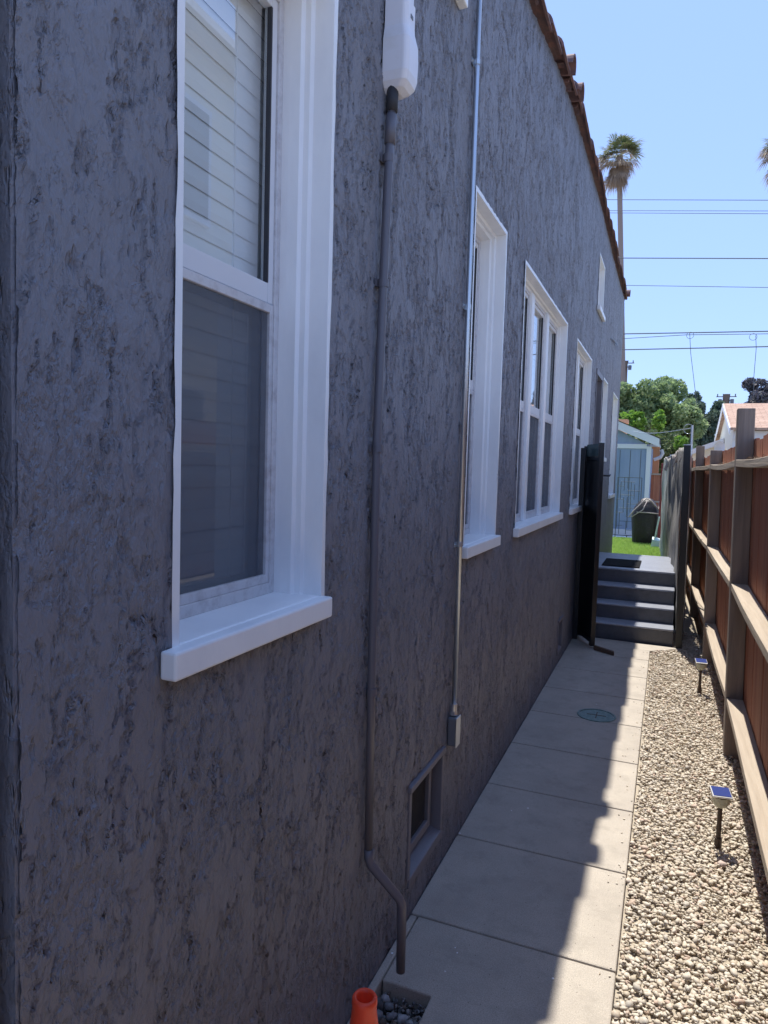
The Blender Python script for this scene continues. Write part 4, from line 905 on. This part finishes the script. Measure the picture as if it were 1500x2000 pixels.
tree('shrub', 'lime tinted leafy bush just above the chimney beside the shed roof', (.2, 26, .2), 2, [lobe(1236, 826, 26, 24, 22, .5), lobe(1286, 826, 26, 12, 20, .4)], 1500, .09, M['leaf_lime'], .05, cat='shrub')
tree('shrub', 'small leafy plant behind the mint plastic chair', (.75, 14.9, .25), .5, [lobe(1296, 1032, 14.9, 10, 22, .12)], 260, .045, M['leaf_olive'], .01, cat='plant')
# back hedge mass filling the distance
tree('hedge_tree', 'long dark evergreen mass along the far end of the yard', (1, 60, .2), 5, [lobe(1230, 880, 60, 80, 50, 2), lobe(1330, 880, 60, 70, 40, 2), lobe(1420, 880, 60, 60, 36, 2), lobe(1500, 880, 60, 60, 36, 2)], 16000, .16, M['leaf_dark'], .3)
def palm(label, Y, crown_px, trunk_px, Rr, lean=0, dead_only=False):
    T = empty('palm_tree'); tag(T, label, 'palm tree', 'tall fan palms beyond the house')
    c = Vector(at(*crown_px, Y)); b_ = Vector(at(*trunk_px, Y)); d = (c-b_); k = (0-b_.z)/d.z if d.z else 0; gx_ = b_.x+d.x*k
    tb = MB(); g = Vector((gx_, Y, .2)); tb.tube([g, g.lerp(c, .3)+Vector((.15, 0, 0)), g.lerp(c, .6)+Vector((.1, 0, 0)), g.lerp(c, .9), c], [.34, .24, .20, .20, .26], 12); tb.build('trunk', M['palmbark'], T)
    def fronds(n, el0, el1, L0, L1, droop, seed):
        r_ = np.random.default_rng(seed); vs = []; fs = []
        for i in range(n):
            az = r_.uniform(0, 2*math.pi); el = r_.uniform(el0, el1); L = r_.uniform(L0, L1)
            dirv = Vector((math.cos(az)*math.cos(el), math.sin(az)*math.cos(el), math.sin(el))); st_ = c+Vector((0, 0, r_.uniform(-.7, .2)*(1 if el < 0 else .3)))
            hub = st_+dirv*L*.5-Vector((0, 0, droop*L*.1)); side = dirv.cross(Vector((0, 0, 1))).normalized(); up_ = side.cross(dirv)
            o_ = len(vs); w_ = .02; vs += [st_-side*w_, st_+side*w_, hub+side*w_, hub-side*w_]; fs.append((o_, o_+1, o_+2, o_+3))
            for q in np.linspace(-1.35, 1.35, 22):
                dd_ = (dirv*math.cos(q)+side*math.sin(q)+up_*r_.uniform(-.12, .12)).normalized(); ll = L*.52*r_.uniform(.85, 1.1)*(1-.12*abs(q)); mid = hub+dd_*ll*.6; tip = hub+dd_*ll-Vector((0, 0, droop*ll*.55)); nn = side*math.cos(q)-dirv*math.sin(q)
                o_ = len(vs); vs += [hub, mid+nn*.035, tip, mid-nn*.035]; fs.append((o_, o_+1, o_+2, o_+3))
        return vs, fs
    a, f = fronds(34, -.1, 1.3, Rr*.8, Rr*1.1, .45, 3); MB().add(a, f).build('green_fronds', M['palm_leaf'], T)
    a, f = fronds(26, -1.0, .35, Rr*.7, Rr*1.05, .8, 5); MB().add(a, f).build('dry_fronds', M['palm_dead'], T)
    a, f = fronds(26, -1.5, -.9, Rr*.6, Rr*1.05, .9, 8); MB().add(a, f).build('skirt', M['palm_dead'], T)
    base_at(T, (gx_, Y, .2)); return T
palm('tall fan palm rising just beyond the tiled roof edge', 60, (1210, 305), (1211, 520), 2.1)
palm('fan palm whose dry fronds just enter the picture at the upper right', 64, (1534, 290), (1540, 520), 2.2)
# wires: each runs across the yard sky between poles out of view
WY = 30
def wire(name, pts, r, label, Ys=None):
    P = [Vector(at(px, py, WY if Ys is None else Ys)) for px, py in pts]; a, b_ = P[0], P[-1]; dirv = (b_-a); full = [a-dirv*4, a-dirv*1.5]+P+[b_+dirv*1.5, b_+dirv*4]
    tag(MB().tube(full, r, 6).build(name, M['wire'], None), label, 'wire', 'overhead wires crossing the sky')
wire('power_line', [(1200, 390), (1500, 391)], .012, 'topmost overhead wire, crossing the palm trunk highest')
wire('power_line', [(1225, 411.5), (1500, 412)], .010, 'second overhead wire from the top, upper of a close pair')
wire('power_line', [(1225, 416), (1500, 417.5)], .010, 'third overhead wire from the top, lower of a close pair')
wire('power_line', [(1216, 504), (1500, 505)], .019, 'thick overhead wire level with the roof corner top')
wire('power_line', [(1233, 557.5), (1500, 561.5)], .011, 'single thin overhead wire just below the roof corner')
wire('phone_line', [(1225, 652), (1340, 650), (1500, 647)], .022, 'thick overhead cable carrying the two hanging drops')
wire('phone_line', [(1225, 661), (1340, 654), (1500, 652)], .013, 'thin overhead cable sagging just under the thick one')
wire('phone_line', [(1222, 683), (1500, 677)], .022, 'lowest overhead cable above the trees')
def dropw(pts, label, loop=None):
    mb = MB(); mb.tube([at(px, py, WY) for px, py in pts], .011, 5)
    if loop: c = Vector(at(*loop, WY)); mb.tube([c+Vector((.13*math.cos(a), .02*math.sin(a), .13*math.sin(a))) for a in np.linspace(0, 12.2, 40)], .008, 5)
    tag(mb.build('service_drop', M['wire'], None), label, 'wire')
dropw([(1347, 650), (1349, 690), (1355, 740), (1361, 792)], 'left thin wire hanging down from the overhead cables', (1348, 655))
dropw([(1476, 655), (1477, 680), (1472, 740), (1472, 770)], 'right thin wire with a coil hanging from the overhead cables', (1471, 658))
def pole(label, base_px, top_px, Y, rr):
    T = empty('utility_pole'); tag(T, label, 'utility pole'); t_ = Vector(at(*top_px, Y)); s = Y/F
    MB().tube([(t_.x, Y, .2), t_], [rr*1.3, rr], 10).build('pole', M['bark'], T)
    a_ = MB(); a_.box(t_.x-16*s, t_.x+16*s, Y-.1, Y, t_.z-5*s, t_.z-3.6*s); a_.box(t_.x-12*s, t_.x+12*s, Y-.1, Y, t_.z-12*s, t_.z-10.6*s); a_.build('crossarm', M['bark'], T)
    for dx in (-10, 9): MB().tube([(t_.x+dx*s, Y-.3, t_.z-17*s), (t_.x+dx*s, Y-.3, t_.z-9*s)], 3.0*s, 10).build('transformer', M['grey_box'], T)
    for dx in (-14, -5, 5, 14): MB().tube([(t_.x+dx*s, Y-.05, t_.z-3.6*s), (t_.x+dx*s, Y-.05, t_.z+.5*s)], .9*s, 6).build('insulator', M['grey_box'], T)
    base_at(T, (t_.x, Y, .2))
pole('distant utility pole with transformers above the bungalow roof', (1418, 840), (1419, 770), 85, .35)
pole('utility pole head with transformer showing above the green tree beside the house corner', (1222, 800), (1221, 705), 70, .25)
